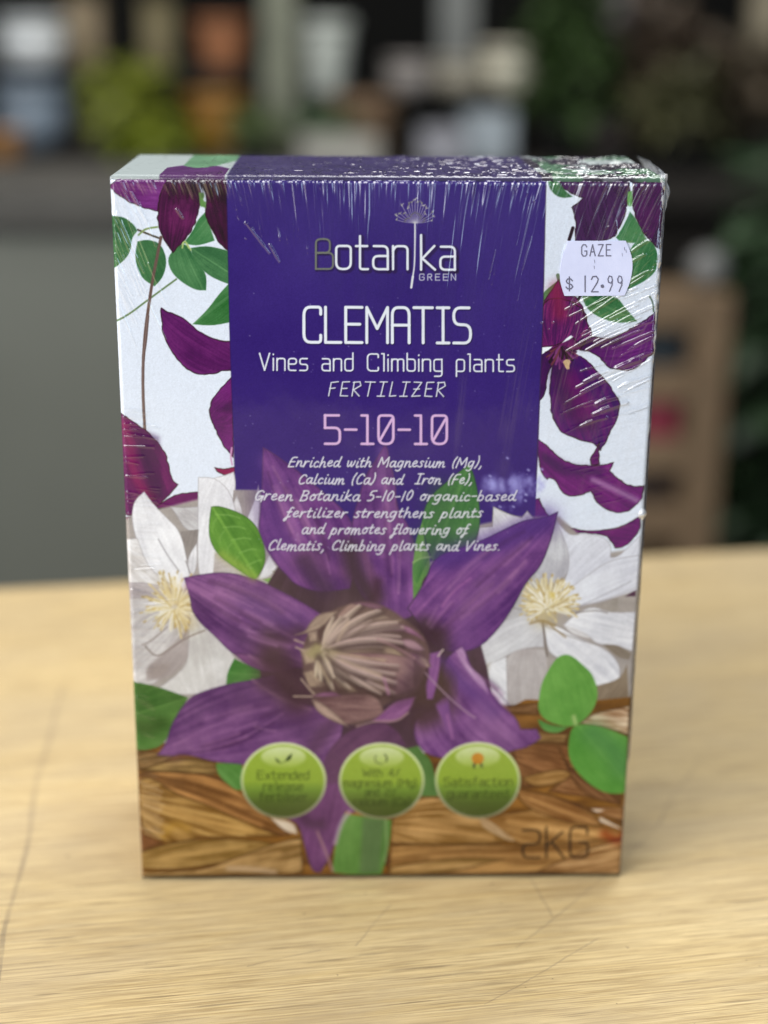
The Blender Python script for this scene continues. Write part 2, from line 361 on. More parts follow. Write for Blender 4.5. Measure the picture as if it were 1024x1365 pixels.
# ------------------------------------------------------------------ the upper print: white ground, dark clematis and leaves
PUR, PURL, PURD = (62, 30, 74), (106, 48, 112), (44, 26, 46)
RIM = ((48, 34, 34), .75, 1.5)
GRN, GRNL = (46, 90, 56), (90, 138, 92)
def leaf(fr, s, axis=None, base=GRN, light=GRNL, fold=.14, vein=.16, rib=.4, **k):
    shape(pts(fr, s), base, light, axis=None if axis is None else pts(fr, axis), fold=fold, vein=vein, rib=rib, **k)
def petal(fr, s, axis=None, base=PUR, light=PURL, fold=.0, vein=.24, rim=RIM, wob=1.2, mott=.5, **k):
    shape(pts(fr, s), base, light, axis=None if axis is None else pts(fr, axis), fold=fold, vein=vein, rim=rim, wob=wob, **k)
def upper_print():
    # white ground: faint cool gradient of the photographed backdrop
    line(pts('U', '190,415 240,435 300,458'), 1.7, (78, 72, 60))
    line(pts('U', '195,440 225,410 282,402'), 1.6, (128, 150, 98))
    line(pts('U', '372,648 240,745 150,815 85,850'), 1.6, (108, 132, 96))
    leaf('U', '55,350 120,352 170,385 190,420 162,455 160,510 130,560 55,615', '60,480 180,425')
    leaf('U', '190,470 240,460 300,480 330,560 310,640 270,682 215,650 185,590 178,530', '200,465 275,680')
    leaf('U', '405,478 450,420 470,370 508,330 530,400 552,465 470,492', '420,480 520,360', base=(50, 108, 62))
    leaf('U', '440,500 520,488 625,515 630,675 540,640 490,600 450,550', '440,500 625,620', base=(44, 88, 56))
    leaf('U', '330,540 390,480 430,488 460,560 515,620 512,700 460,700 380,650 340,600', '395,480 500,700', base=(44, 92, 56))
    leaf('U', '448,860 520,790 570,720 630,655 632,848 540,868', '450,860 630,720', base=(46, 100, 50), fold=-.2)
    for a in ('410,470 390,485', '415,470 430,500', '420,478 440,510', '405,475 400,500'): line(pts('U', a), 1.2, (170, 190, 120))
    petal('U', '55,212 120,150 330,140 345,200 300,270 285,328 200,310 100,255', '60,210 330,250', base=(88, 34, 92), light=(140, 70, 150))
    petal('U', '300,230 345,150 500,150 488,240 480,330 440,430 395,480 355,522 310,460 283,390 285,310', '350,520 400,180', base=(52, 28, 50), light=(112, 44, 96))
    petal('U', '490,150 640,150 640,530 600,505 560,460 520,380 505,335 515,262 500,225', '610,520 540,170', base=(46, 26, 42), light=(92, 38, 78))
    shape(pts('U', '478,238 498,236 500,275 515,285 512,312 490,310'), (92, 136, 74), (120, 160, 96), wob=2)
    for i in range(26):
        x = 330 + (i * 67 % 290); y = 165 + (i * 41 % 70)
        glow(pts('U', f'{x},{y} {x + 8},{y + 60}'), 5, (28, 22, 26), .30)
    line(pts('U', '300,450 262,640 240,790 225,900 217,1024'), 2.6, (104, 84, 78)); line(pts('V', '238,-60 228,60 216,130 214,300 224,480'), 2.6, (98, 80, 78))
    line(pts('V', '236,-60 226,60 214,130 212,300 222,480'), .9, (150, 130, 122), .6)
    petal('U', '300,785 345,808 400,825 450,870 500,910 560,935 640,942 640,1080 600,1075 560,1092 490,1100 440,1090 380,1035 330,955 305,890', '310,800 640,1000', base=(72, 30, 80), light=(116, 48, 116), grad=-.1)
    petal('V', '640,215 570,290 535,340 525,385 540,440 570,510 600,560 640,605', '640,300 540,400', base=(78, 28, 84), light=(126, 50, 128))
    shape(pts('V', '560,380 600,340 640,350 640,400'), (48, 24, 58), (70, 30, 80), alpha=.6, soft=6)
    petal('V', '100,398 160,430 230,480 300,545 330,610 345,705 382,735 340,782 285,842 300,900 120,880', '110,420 300,840', base=(76, 30, 80), light=(122, 46, 104), grad=-.15)
    for i in range(7): glow(pts('V', f'{160 + i * 20},{470 + i * 8} {230 + i * 12},{660 + i * 20} {250 + i * 8},{840 - i * 10}'), 9, (60, 22, 70), .35)
    glow(pts('V', '130,460 160,560 170,700 250,800'), 16, (160, 40, 84), .35)
    petal('V', '262,850 330,800 400,775 478,768 478,832 380,838 330,850', '270,850 478,800', base=(90, 26, 84), light=(120, 40, 110))
    petal('V', '290,850 340,845 372,900 392,940 340,930', '290,850 390,940', base=(110, 60, 110), light=(220, 200, 215))
    petal('V', '128,895 165,888 172,940 190,1002 128,985', '130,900 180,1000', base=(88, 30, 80), light=(120, 44, 104))
    petal('V', '548,652 590,660 660,648 640,690 575,688', base=(120, 30, 76), light=(150, 44, 92))
    line(pts('V', '632,560 626,600 634,640'), 1.5, (200, 150, 190))
    # right hand side
    leaf('N', '155,30 235,60 270,120 325,160 260,172 200,150 155,85', '160,50 320,160')
    petal('N', '220,30 700,10 720,110 690,270 640,380 600,460 340,470 345,350 330,260 318,232 392,168 270,120', '440,30 520,460', base=(50, 30, 60), light=(84, 46, 98))
    petal('N', '735,60 960,20 960,520 900,520 850,450 800,400 760,320 730,210', '960,80 850,450', base=(46, 24, 56), light=(92, 36, 96))
    leaf('N', '700,125 730,120 735,190 725,240 695,215', base=(84, 140, 74), light=(120, 170, 100), rib=0)
    shape(pts('N', '690,230 732,225 735,265 700,268'), (190, 205, 215))
    leaf('N', '620,440 660,380 700,300 715,262 750,300 800,400 830,450 760,480 650,470', '640,450 740,300', base=(50, 110, 66))
    leaf('N', '740,470 820,455 870,470 905,540 905,640 870,700 780,760 690,800 640,760 690,600', '840,470 700,790', base=(46, 104, 62))
    leaf('N', '385,830 620,835 680,920 765,1015 640,1030 500,990 410,920', '390,840 765,1010', base=(40, 96, 56))
    leaf('N', '120,820 160,785 215,742 260,830 220,850 118,880', base=(70, 120, 64), rib=0)
    line(pts('N', '300,455 325,375'), 3, (48, 34, 42)); line(pts('N', '345,890 385,828'), 2.5, (46, 40, 48)); line(pts('N', '222,700 250,800 262,835'), 3.4, (104, 126, 100))
    line(pts('M', '880,-30 905,10 912,90'), 1.4, (90, 110, 96))
    petal('N', '110,890 160,830 205,760 222,725 250,780 330,830 385,900 420,980 425,1040 425,1200 110,1260', '215,740 200,1180', base=(66, 26, 76), light=(126, 42, 104))
    shape(pts('M', '-10,60 -10,380 100,372 160,345 260,300 330,385 380,350 420,300 400,220 350,100 300,30 100,-40'), (66, 24, 82), (118, 44, 106), axis=pts('M', '120,380 160,-20'), vein=.6, rim=RIM, wob=1.4)
    glow(pts('N', '215,790 225,900 235,960'), 22, (150, 46, 70), .55)
    petal('M', '320,400 350,340 390,295 440,290 490,308 560,310 650,270 760,205 860,150 930,90 930,420 880,450 800,530 720,572 640,560 560,555 490,480 450,440 380,415', '330,390 930,240', base=(72, 28, 88), light=(116, 50, 128), rib=.2)
    glow(pts('M', '350,360 450,350 620,320'), 14, (40, 24, 48), .5)
    petal('M', '-20,440 50,410 100,400 125,440 110,500 60,600 45,660 50,740 -20,830', '90,420 10,800', base=(50, 24, 72), light=(86, 34, 96))
    petal('M', '105,480 170,430 245,415 340,450 430,545 540,660 630,800 645,850 620,960 560,1075 520,1160 480,1215 440,1165 330,1135 240,1100 170,1070 110,990 80,890 85,800 68,730 85,620', '190,420 420,1170', base=(60, 24, 94), light=(112, 36, 112), fold=.1)
    for i, a in enumerate(('150,560 220,720 330,1000', '130,600 170,740 230,900', '180,520 300,760 400,1000')): glow(pts('M', a), 22, (50, 22, 66), .45)
    glow(pts('M', '250,650 330,780 370,900'), 30, (136, 36, 116), .4)
    shape(pts('M', '175,345 205,310 245,283 262,296 235,318'), (214, 222, 232), mott=.05, vein=0)
    shape(pts('M', '-5,382 95,375 60,410 -5,445'), (214, 222, 232), mott=.05, vein=0); shape(pts('M', '245,405 300,425 345,445 320,452 270,430'), (200, 206, 222), mott=.05, vein=0)
    rr = random.Random(4)
    for i in range(70):
        a = rr.uniform(.15, 2.95); r0 = rr.uniform(5, 25); r1 = rr.uniform(60, 165)
        c = ((170, 390)); x0, y0 = c[0] + math.cos(a) * r0, c[1] + math.sin(a) * r0 * .6 - 20; x1, y1 = c[0] + math.cos(a) * r1 * .85, c[1] + math.sin(a) * r1
        line(pts('M', f'{x0},{y0} {(x0 + x1) / 2 + rr.uniform(-14, 14)},{(y0 + y1) / 2} {x1},{y1}'), rr.uniform(.9, 2.2), rr.choice([(60, 26, 58), (96, 44, 96), (128, 66, 120), (44, 22, 40), (110, 60, 66)]), .9)
    shape(pts('M', '180,500 205,475 235,480 245,520 225,560 205,560'), (176, 146, 110), (226, 200, 160), wob=2)
    petal('W', '278,585 330,618 400,690 470,722 560,728 640,722 676,712 655,755 700,795 760,835 830,830 820,900 780,940 735,968 690,972 640,955 590,920 560,858 520,872 470,888 430,880 400,850 380,800 345,790 340,800 300,760', '280,600 810,930', base=(84, 28, 96), light=(134, 52, 134))
    glow(pts('W', '330,690 440,760 600,760'), 16, (58, 24, 80), .6)
    petal('W', '555,690 580,650 600,605 598,660 606,722 560,728', base=(76, 26, 84), light=(110, 44, 116))
    glow(pts('W', '570,800 660,840 790,905'), 9, (190, 160, 196), .5)
    petal('W', '385,1000 430,1030 480,1050 560,1060 640,1055 740,1030 810,980 810,1060 770,1110 720,1150 680,1150 660,1110 620,1078 560,1075 520,1065 450,1085', '390,1000 780,1080', base=(82, 26, 94), light=(122, 44, 120))
    petal('W', '296,890 320,950 345,985 300,1010 262,1000 262,900', base=(90, 34, 104), light=(126, 54, 130))

def centre_panel():
    P = T(np.array([(302, 225), (728, 225), (723, 440), (717, 600), (711, 720), (560, 760), (420, 760), (314, 656), (306, 440)]))
    w = window(P, 3); ys, xs, xx, yy = w
    m = np.clip(.5 - poly_sd(P, xx, yy) / 1.6, 0, 1)
    k = fbm(xx / 160, yy / 160, 3)[..., None]
    v = (yy / NY)[..., None]
    col = rgb((60, 45, 117)) + (k - .5) * .06
    col = col + (rgb((62, 46, 118)) - rgb((72, 62, 128))) * np.clip(1 - np.abs(v - .35) * 3, 0, 1) * .25
    col = col * (1 + .03 * (vnoise(xx / 2, yy / 2, 2) - .5)[..., None])
    blend(ys, xs, col, m)
    for a, b in (((728, 236), (723, 440)), ((723, 440), (714, 640))): line(np.array([a, b]), .8, (60, 46, 60), .7)
    line(np.array([(302, 236), (306, 440), (313.5, 654)]), .7, (46, 34, 80), .7)

# ------------------------------------------------------------------ the lower print: white clematis, basket, large purple clematis
WB, WL = (212, 213, 221), (242, 244, 250)
def wp(fr, s, axis=None, base=WB, light=WL, vein=.24, mott=.55, rim=((140, 134, 140), .45, 1.3), **k):
    shape(pts(fr, s), base, light, axis=None if axis is None else pts(fr, axis), vein=vein, mott=mott, rim=rim, freq=7, **k)
def stamens(cx, cy, rx, ry, n, seed, a0=0, a1=6.3):
    rr = random.Random(seed)
    for i in range(n):
        a = rr.uniform(a0, a1); r = rr.uniform(.35, 1.05)
        x1, y1 = cx + math.cos(a) * rx * r, cy + math.sin(a) * ry * r
        x0, y0 = cx + math.cos(a) * rx * r * .3, cy + math.sin(a) * ry * r * .25 + ry * .12
        c = rr.choice([(230, 226, 208), (222, 212, 182), (236, 234, 226), (204, 188, 142), (214, 204, 172), (178, 160, 116)])
        line(np.array([(x0, y0), ((x0 + x1) / 2 + rr.uniform(-2, 2), (y0 + y1) / 2 - rr.uniform(0, 2)), (x1, y1)]), rr.uniform(.8, 1.8), c, .9, soft=1)
        if rr.random() < .5: line(np.array([(x1, y1), (x1 + math.cos(a) * 3, y1 + math.sin(a) * 3)]), 1.6, rr.choice([(196, 172, 110), (214, 196, 140), (170, 146, 90)]), .8, soft=1)
def lower_print():
    shape(np.array([(120, 720), (176, 690), (262, 668), (300, 655), (352, 655), (420, 700), (560, 760), (640, 700), (690, 690), (745, 690), (800, 740), (870, 730), (870, 1200), (120, 1200)]), (150, 144, 142), (176, 170, 168), it=0, soft=3)
    # left white flower
    wp('V', '475,745 520,710 600,690 642,672 652,730 640,800 625,860 640,1100 475,1100', '640,690 500,1050')
    wp('V', '640,760 750,760 770,1000 620,1000', base=(140, 134, 132), light=(168, 162, 160), rim=None)
    wp('V', '625,860 655,780 680,850 690,920 660,900', base=(168, 164, 164)); wp('V', '705,890 742,800 757,735 765,800 755,940', base=(206, 206, 212))
    wp('A', '255,190 310,195 378,190 378,310 320,290 290,240', '260,190 378,280', base=(176, 174, 178), light=(214, 216, 222))
    wp('A', '378,60 460,60 540,150 560,400 520,480 400,500 372,480', '480,80 420,480')
    wp('A', '300,300 380,290 372,360 340,440 325,480 300,420', base=(128, 122, 122), light=(156, 150, 148), rim=None)
    wp('A', '330,430 345,390 372,350 375,440 360,490 335,500', base=(196, 196, 204))
    wp('A', '450,390 520,440 600,500 640,520 720,450 690,400 730,440 680,520 560,560 440,520', base=(168, 160, 158), light=(200, 196, 196), rim=None)
    wp('A', '640,510 690,400 722,455 690,500', base=(192, 192, 198)); wp('A', '700,470 760,480 830,590 800,590', base=(128, 124, 110), light=(150, 146, 130), rim=None)
    wp('A', '85,215 100,160 140,125 180,180 240,240 300,300 330,430 345,540 300,560 200,560 150,480 110,350 90,280', '140,130 320,520')
    wp('A', '45,340 110,330 160,470 300,560 250,580 60,545', '60,380 320,560', base=(196, 192, 192)); wp('A', '50,530 150,525 290,560 300,640 60,640', base=(162, 154, 158), light=(196, 192, 196))
    wp('A', '60,600 200,590 330,640 340,720 260,860 200,980 60,990', '330,640 80,900', base=(172, 168, 170), light=(214, 212, 214))
    wp('A', '340,690 300,760 200,860 150,900 150,960 240,950 330,880 345,800', base=(150, 142, 144), light=(176, 168, 168), rim=None, soft=3)
    wp('A', '340,650 420,720 540,840 560,960 460,1010 300,1024 180,1010 330,900 335,780', '350,660 420,1000', base=(186, 184, 184), light=(216, 216, 218))
    line(pts('Q', '230,985 330,1100 480,990 620,900 770,840'), 1.6, (128, 116, 112), .8); line(pts('Q', '640,740 600,860 570,930'), 1.5, (140, 128, 124), .7); line(pts('Q', '200,980 300,930 430,810'), 1.6, (140, 130, 128), .7)
    line(pts('Q', '350,10 440,170 540,300'), 1.2, (150, 148, 156), .8); line(pts('Q', '600,210 640,320'), 1.2, (140, 136, 140), .8)
    shape(pts('Q', '250,1200 300,1150 450,1150 440,1230 330,1290 260,1260'), (140, 130, 130), (160, 150, 148), soft=6, alpha=.8)
    stamens(233, 807, 44, 42, 150, 3); glow(pts('A', '250,560 300,640 330,700'), 30, (190, 160, 90), .35)
    # right white flower
    wp('D', '255,215 265,150 325,145 330,55 400,90 460,105 485,75 520,115 560,130 400,260', '330,60 420,200', base=(184, 184, 190), rim=((110, 104, 96), .6, 1.4))
    wp('D', '460,390 520,330 590,170 620,120 670,180 690,300 660,380 600,420 480,460', '600,140 560,440', base=(168, 168, 178), light=(206, 208, 216))
    wp('D', '615,120 660,170 690,190 760,178 840,200 870,235 865,290 900,290 1000,190 1010,300 990,440 900,470 800,500 680,520 640,430 680,330 665,230', '620,480 900,220', base=(198, 200, 214), light=(224, 228, 240))
    wp('D', '640,460 720,400 860,300 1000,280 985,430 860,480 690,520', '640,500 985,360', base=(200, 202, 216), light=(228, 232, 242))
    wp('D', '800,510 900,475 900,530 860,550', base=(140, 134, 130), light=(166, 160, 156), rim=None); wp('D', '930,470 980,440 980,470', base=(60, 40, 60), light=(80, 50, 80), rim=None)
    wp('D', '690,560 780,510 860,545 980,540 965,720 880,690 800,690 760,640 650,600', '640,560 965,640', base=(196, 198, 210))
    wp('D', '830,690 900,690 960,730 950,760 900,750', base=(118, 108, 100), light=(140, 130, 120), rim=None)
    wp('D', '650,600 720,620 780,660 760,660 690,640', base=(178, 174, 178), rim=None)
    wp('D', '560,600 620,600 700,650 830,700 905,770 910,850 880,925 800,900 760,820 600,740 575,700', '560,600 880,900', base=(196, 198, 210))
    wp('D', '300,570 420,540 520,560 560,610 560,700 500,700 420,720 320,780 240,790 220,720', '540,590 240,780', base=(186, 186, 194), light=(220, 222, 228))
    wp('D', '330,480 420,400 500,330 560,420 540,540 440,560 340,600', base=(164, 164, 168), light=(196, 196, 202), rim=None, soft=3)
    wp('D', '390,740 450,705 560,710 580,760 560,960 370,960 380,820', '480,710 470,960', base=(164, 158, 160), light=(190, 186, 188), rim=None)
    wp('D', '240,790 330,770 390,740 395,960 330,960 310,850 255,800', '300,780 390,960', base=(200, 202, 210)); wp('D', '250,800 320,765 310,830 280,825', base=(150, 142, 136), rim=None)
    wp('D', '790,880 910,850 940,780 950,960 800,970', base=(120, 106, 92), light=(150, 136, 120), rim=None)
    line(pts('D', '555,580 565,660 575,740'), 1.8, (110, 100, 96), .9); line(pts('D', '560,600 700,660 830,700'), 1.3, (150, 144, 144), .8); line(pts('D', '700,520 800,480 960,400'), 1.2, (170, 170, 182), .8)
    line(pts('D', '380,510 470,530'), 1.2, (140, 134, 134), .7); line(pts('D', '700,545 800,530 850,545'), 1.5, (130, 122, 120), .7); line(pts('D', '590,600 640,640 660,655'), 2, (150, 132, 104), .8)
    glow(pts('D', '520,460 600,500 560,560'), 30, (204, 184, 120), .5)
    stamens(731, 806, 38, 36, 190, 8, 2.6, 6.9); stamens(728, 812, 40, 18, 40, 9)
    line(pts('D', '500,590 550,575 610,600'), 3, (150, 128, 88), .7, soft=2); shape(pts('D', '585,445 610,450 612,478 590,475'), (204, 184, 110), (226, 210, 150), soft=2)
    # basket weave
    def strand(fr, s, axis=None, base=(100, 68, 34), light=(168, 124, 66), **k):
        base = tuple(.85 * c + .15 * 120 for c in base); light = tuple(.86 * c + .14 * 190 for c in light)
        shape(pts(fr, s), base, light, axis=None if axis is None else pts(fr, axis), vein=.7, mott=.35, freq=6.5, rim=((62, 42, 28), .5, 3.0), soft=1.5, **k)
        if axis is not None:
            a_ = pts(fr, axis); q_ = pts(fr, s).mean(0); m_ = q_ * .6 + a_.mean(0) * .4; glow(np.array([a_[0] * .65 + m_ * .35, m_, a_[1] * .65 + m_ * .35]), 9, tuple(min(c * 1.12, 255) for c in light), .5)
    shape(np.array([(150, 1000), (330, 985), (560, 1010), (650, 960), (700, 935), (780, 938), (870, 930), (870, 1190), (150, 1190)]), (92, 62, 38), (140, 98, 54), it=0, vein=.8)
    strand('K', '0,120 130,120 260,140 160,200 20,235', base=(92, 66, 38), light=(140, 104, 62)); strand('K', '20,240 160,190 330,150 500,185 520,260 380,275 150,250', base=(98, 72, 40), light=(150, 116, 64))
    strand('K', '10,265 120,240 300,250 480,260 640,360 760,470 920,600 960,640 800,640 500,600 200,540 40,400', '20,300 940,640', base=(104, 64, 34), light=(166, 112, 58))
    strand('K', '20,300 90,270 250,380 450,450 700,560 900,640 600,655 400,650 320,680 200,688 120,650 30,600', '40,430 900,650', base=(122, 82, 36), light=(182, 138, 72))
    strand('K', '30,620 110,660 180,690 30,745', base=(104, 62, 36), light=(130, 80, 48)); strand('K', '30,750 200,690 400,665 620,660 880,690 700,760 480,830 250,856 40,850', '40,800 820,690', base=(126, 92, 44), light=(178, 138, 76))
    strand('K', '480,840 620,780 860,690 1030,650 1040,880 40,900 40,870 300,865', '480,850 1030,730', base=(124, 90, 48), light=(176, 136, 82)); glow(pts('K', '580,850 700,850 860,870'), 10, (206, 180, 150), .6)
    glow(pts('K', '180,640 240,560 320,600'), 14, (190, 148, 70), .5)
    for i in range(14):
        y = 310 + i * 24 + (i * 37 % 17); glow(pts('K', f'{30 + (i * 23 % 30)},{y} {140 + (i * 29 % 40)},{y + 34}'), 3.4, (206, 178, 140), .5)
    strand('L', '60,90 180,10 300,30 420,100 560,195 440,212 200,212 60,205', '60,140 560,205', base=(128, 88, 42), light=(182, 136, 78))
    strand('L', '60,212 400,212 600,215 1000,170 1000,300 640,330 50,335', '60,270 1000,240', base=(116, 76, 40), light=(172, 124, 68)); strand('L', '60,300 330,260 520,270 280,330 50,335', base=(130, 94, 48), light=(184, 140, 82))
    strand('L', '420,105 520,85 700,60 900,100 1000,140 1000,190 860,200 600,215 560,205', '430,100 1000,190', base=(132, 88, 44), light=(196, 146, 84)); strand('L', '560,10 640,-10 800,40 900,90 760,70 600,40', base=(112, 68, 36), light=(150, 100, 56))
    strand('L', '850,60 1000,60 1000,120 900,95', base=(120, 76, 42), light=(160, 110, 66)); strand('L', '640,325 820,240 1000,190 1000,335', base=(128, 84, 46), light=(190, 144, 92))
    shape(pts('L', '900,100 990,150 980,150 900,118'), (196, 176, 156), (220, 206, 190)); shape(pts('L', '865,68 920,72 890,84'), (190, 170, 150)); shape(pts('L', '415,105 440,100 560,195 540,200 430,145'), (160, 128, 92), (196, 170, 136))
    glow(pts('L', '920,170 970,200 990,180'), 16, (130, 44, 24), .6)
    strand('G', '180,430 330,390 500,420 540,560 420,640 240,650 210,560', '200,480 540,600', base=(104, 62, 36), light=(140, 90, 52)); strand('G', '230,600 330,570 470,545 560,600 420,640 300,655', base=(140, 98, 50), light=(176, 130, 74))
    strand('G', '380,680 520,580 640,680 660,720', base=(110, 66, 38), light=(150, 102, 62)); strand('G', '200,660 420,700 640,800 700,880 480,860 230,760', '200,690 700,880', base=(120, 74, 38), light=(172, 122, 68))
    strand('G', '180,340 330,330 500,350 480,400 320,390 200,420', base=(110, 78, 44), light=(150, 112, 66)); strand('G', '560,290 640,230 850,190 850,360 700,310', base=(140, 98, 66), light=(212, 184, 152)); glow(pts('G', '650,260 740,260 820,290'), 10, (224, 208, 184), .6)
    strand('G', '110,190 330,170 330,240 180,230', base=(100, 66, 40), light=(130, 90, 56)); strand('G', '440,420 560,700 800,760 800,700 560,620', base=(88, 54, 34), light=(120, 76, 46))
    # leaves behind the purple flower
    leaf('E', '55,40 150,55 290,105 240,200 190,310 110,335 60,330', '60,180 290,110', base=(52, 92, 46), light=(92, 132, 70)); glow(pts('E', '70,230 120,240 180,220'), 26, (48, 74, 40), .6)
    leaf('B', '410,440 470,470 600,510 590,530 480,560 370,570 375,510', base=(50, 104, 50), light=(92, 140, 76)); leaf('B', '320,955 445,950 470,1080 420,1090 370,1050 330,1010', base=(64, 112, 52), light=(104, 148, 84))
    leaf('A', '660,510 720,495 770,540 820,585 760,560 700,530', base=(96, 140, 70), light=(136, 172, 104))
    leaf('O', '290,560 340,520 370,560 360,680 380,740 440,819 320,830 280,730', base=(72, 108, 60), light=(104, 138, 84), rib=0); leaf('F', '390,250 440,180 470,250 530,290 560,460 480,460 430,330', base=(68, 104, 58), light=(96, 130, 76), rib=0)
    leaf('F', '100,600 130,540 200,550 345,570 335,700 300,820 160,822 75,810', '200,550 180,820', base=(76, 116, 58), light=(112, 152, 84), rib=0)
    shape(pts('F', '215,560 310,570 300,700 290,810 200,815'), (84, 104, 74), (100, 120, 88), soft=4, alpha=.7); line(pts('F', '318,570 325,680 312,760'), 2, (140, 156, 116), .7, soft=2)
    # large purple flower: darkness in its middle, then the petals
    BP, BL = (76, 42, 88), (142, 92, 144)
    def bp(fr, s, axis=None, base=BP, light=BL, **k):
        k.setdefault('vein', .22); k.setdefault('mott', .42); k.setdefault('soft', 1.3); k.setdefault('rim', ((70, 46, 84), .5, 2.2))
        shape(pts(fr, s), base, light, axis=None if axis is None else pts(fr, axis), **k)
    bp('X', '350,760 460,700 560,740 640,840 660,960 560,1000 460,1010 380,1000 340,900', base=(62, 48, 58), light=(82, 62, 78), rim=None)
    bp('H', '365,45 450,95 540,160 640,230 760,330 900,450 1024,560 1100,700 1120,960 1060,1180 900,1205 780,1205 620,1150 560,1080 480,1000 410,900 345,770 330,690 345,560 358,300', '375,60 900,1180', base=(76, 40, 104), light=(136, 82, 148), fold=.14)
    glow(pts('H', '480,760 440,600 420,400'), 60, (70, 42, 110), .5); glow(pts('H', '400,160 520,360 600,700'), 22, (150, 96, 158), .35); line(pts('H', '640,740 650,790 680,850'), 2, (170, 130, 176), .5, soft=3)
    glow(pts('H', '700,900 830,980 1000,1050'), 22, (146, 90, 150), .5); glow(pts('H', '700,960 780,1100 860,1180'), 34, (62, 44, 70), .75)
    bp('I', '360,15 380,60 390,130 410,200 440,330 440,440 460,520 520,610 570,720 590,900 590,1100 600,1300 480,1365 300,1300 120,1100 90,800 100,620 150,450 200,270 270,160 320,80', '360,20 430,1300', base=(76, 42, 104), light=(134, 84, 148), fold=-.1)
    glow(pts('I', '90,820 130,1000 260,1180'), 34, (64, 50, 62), .9); glow(pts('I', '200,860 260,1000 300,1200'), 12, (110, 74, 104), .5); glow(pts('I', '420,620 520,780 540,940'), 16, (100, 60, 120), .4)
    glow(pts('I', '330,60 340,200 330,330'), 14, (146, 100, 160), .35)
    # the two green leaves by the text, right of the middle petal
    leaf('Y', '795,590 815,640 830,720 835,820 805,900 660,940 630,840 622,790 650,710 720,650', '790,600 660,930', base=(46, 96, 58), light=(96, 144, 84), fold=.15, rim=((40, 60, 50), .5, 1.5)); glow(pts('Y', '640,880 700,800 690,700'), 40, (44, 82, 60), .5)
    leaf('I', '575,880 590,740 640,600 660,800 700,870 690,1000 640,1040 620,1150 575,1300 560,960', '640,700 580,1290', base=(70, 116, 66), light=(122, 162, 92), rib=.2)
    leaf('I', '565,920 620,880 700,870 650,960 600,1080 570,1040', base=(58, 108, 62), light=(104, 150, 88), rib=0); line(pts('I', '570,915 630,880 700,875'), 1.6, (140, 172, 110), .9, soft=1.5)
    bp('D', '625,80 600,190 550,330 480,400 430,500 380,580 330,640 280,690 210,720 120,720 60,690 0,600 -60,520 20,400 60,280 260,220 400,150 480,115 560,110', '620,90 20,640', base=(72, 38, 102), light=(138, 86, 150), fold=.16, rim=((60, 44, 76), .7, 2))
    glow(pts('D', '560,120 420,190 240,250 100,290'), 40, (70, 44, 122), .7); line(pts('D', '225,385 150,440 100,510'), 2.6, (156, 98, 158), .6, soft=3); glow(pts('D', '330,380 260,520 180,640'), 46, (140, 94, 152), .4); glow(pts('D', '20,600 60,640 90,700'), 30, (66, 50, 62), .9)
    bp('A', '315,505 370,492 500,475 640,510 700,540 800,590 900,650 1000,720 1024,800 900,900 700,900 560,850 520,835 450,760 380,700 345,640 345,600', '315,510 900,820', base=(76, 42, 94), light=(144, 96, 150), fold=-.14)
    glow(pts('A', '340,540 480,600 580,640 700,720'), 16, (164, 112, 164), .55); glow(pts('A', '600,620 740,690 820,700'), 40, (80, 50, 110), .5); glow(pts('A', '540,740 620,790 700,740'), 26, (74, 46, 88), .5); line(pts('A', '560,720 620,745 720,740'), 2, (160, 116, 164), .5, soft=3)
    bp('A', '530,835 620,840 700,870 800,900 700,925 600,895', base=(98, 60, 104), light=(140, 90, 140)); line(pts('A', '600,845 640,870 660,890'), 2, (170, 124, 166), .6, soft=3)
    bp('B', '35,915 80,860 100,770 180,640 260,600 400,560 500,545 600,520 700,650 900,700 950,760 900,900 800,1010 640,1010 450,955 330,952 160,905 110,920', '40,920 900,720', base=(76, 44, 94), light=(138, 94, 144), fold=.1)
    glow(pts('B', '440,640 560,700 760,740'), 40, (84, 52, 96), .55); line(pts('B', '500,545 620,630 780,690'), 3, (160, 118, 150), .6, soft=3); line(pts('B', '380,860 440,840 520,790'), 2, (166, 120, 164), .5, soft=3); line(pts('B', '510,770 560,790 610,795'), 2, (166, 120, 160), .5, soft=3)
    glow(pts('B', '120,890 260,800 420,760'), 30, (146, 100, 148), .35)
    glow(pts('B', '600,420 660,560 720,640'), 50, (80, 58, 70), .9); glow(pts('B', '900,740 800,860 760,960'), 26, (72, 48, 74), .6)
    for s, w_ in (('430,180 460,120 470,60', 16), ('640,290 700,330 760,300', 30), ('100,300 40,330 -40,320', 26), ('80,600 20,560 -60,540', 30), ('640,620 700,560 720,480', 34), ('380,760 460,800 520,840', 22), ('90,480 20,440 -40,430', 30)): glow(pts('C', s), w_, (58, 40, 54), .6)
    r3 = random.Random(17)
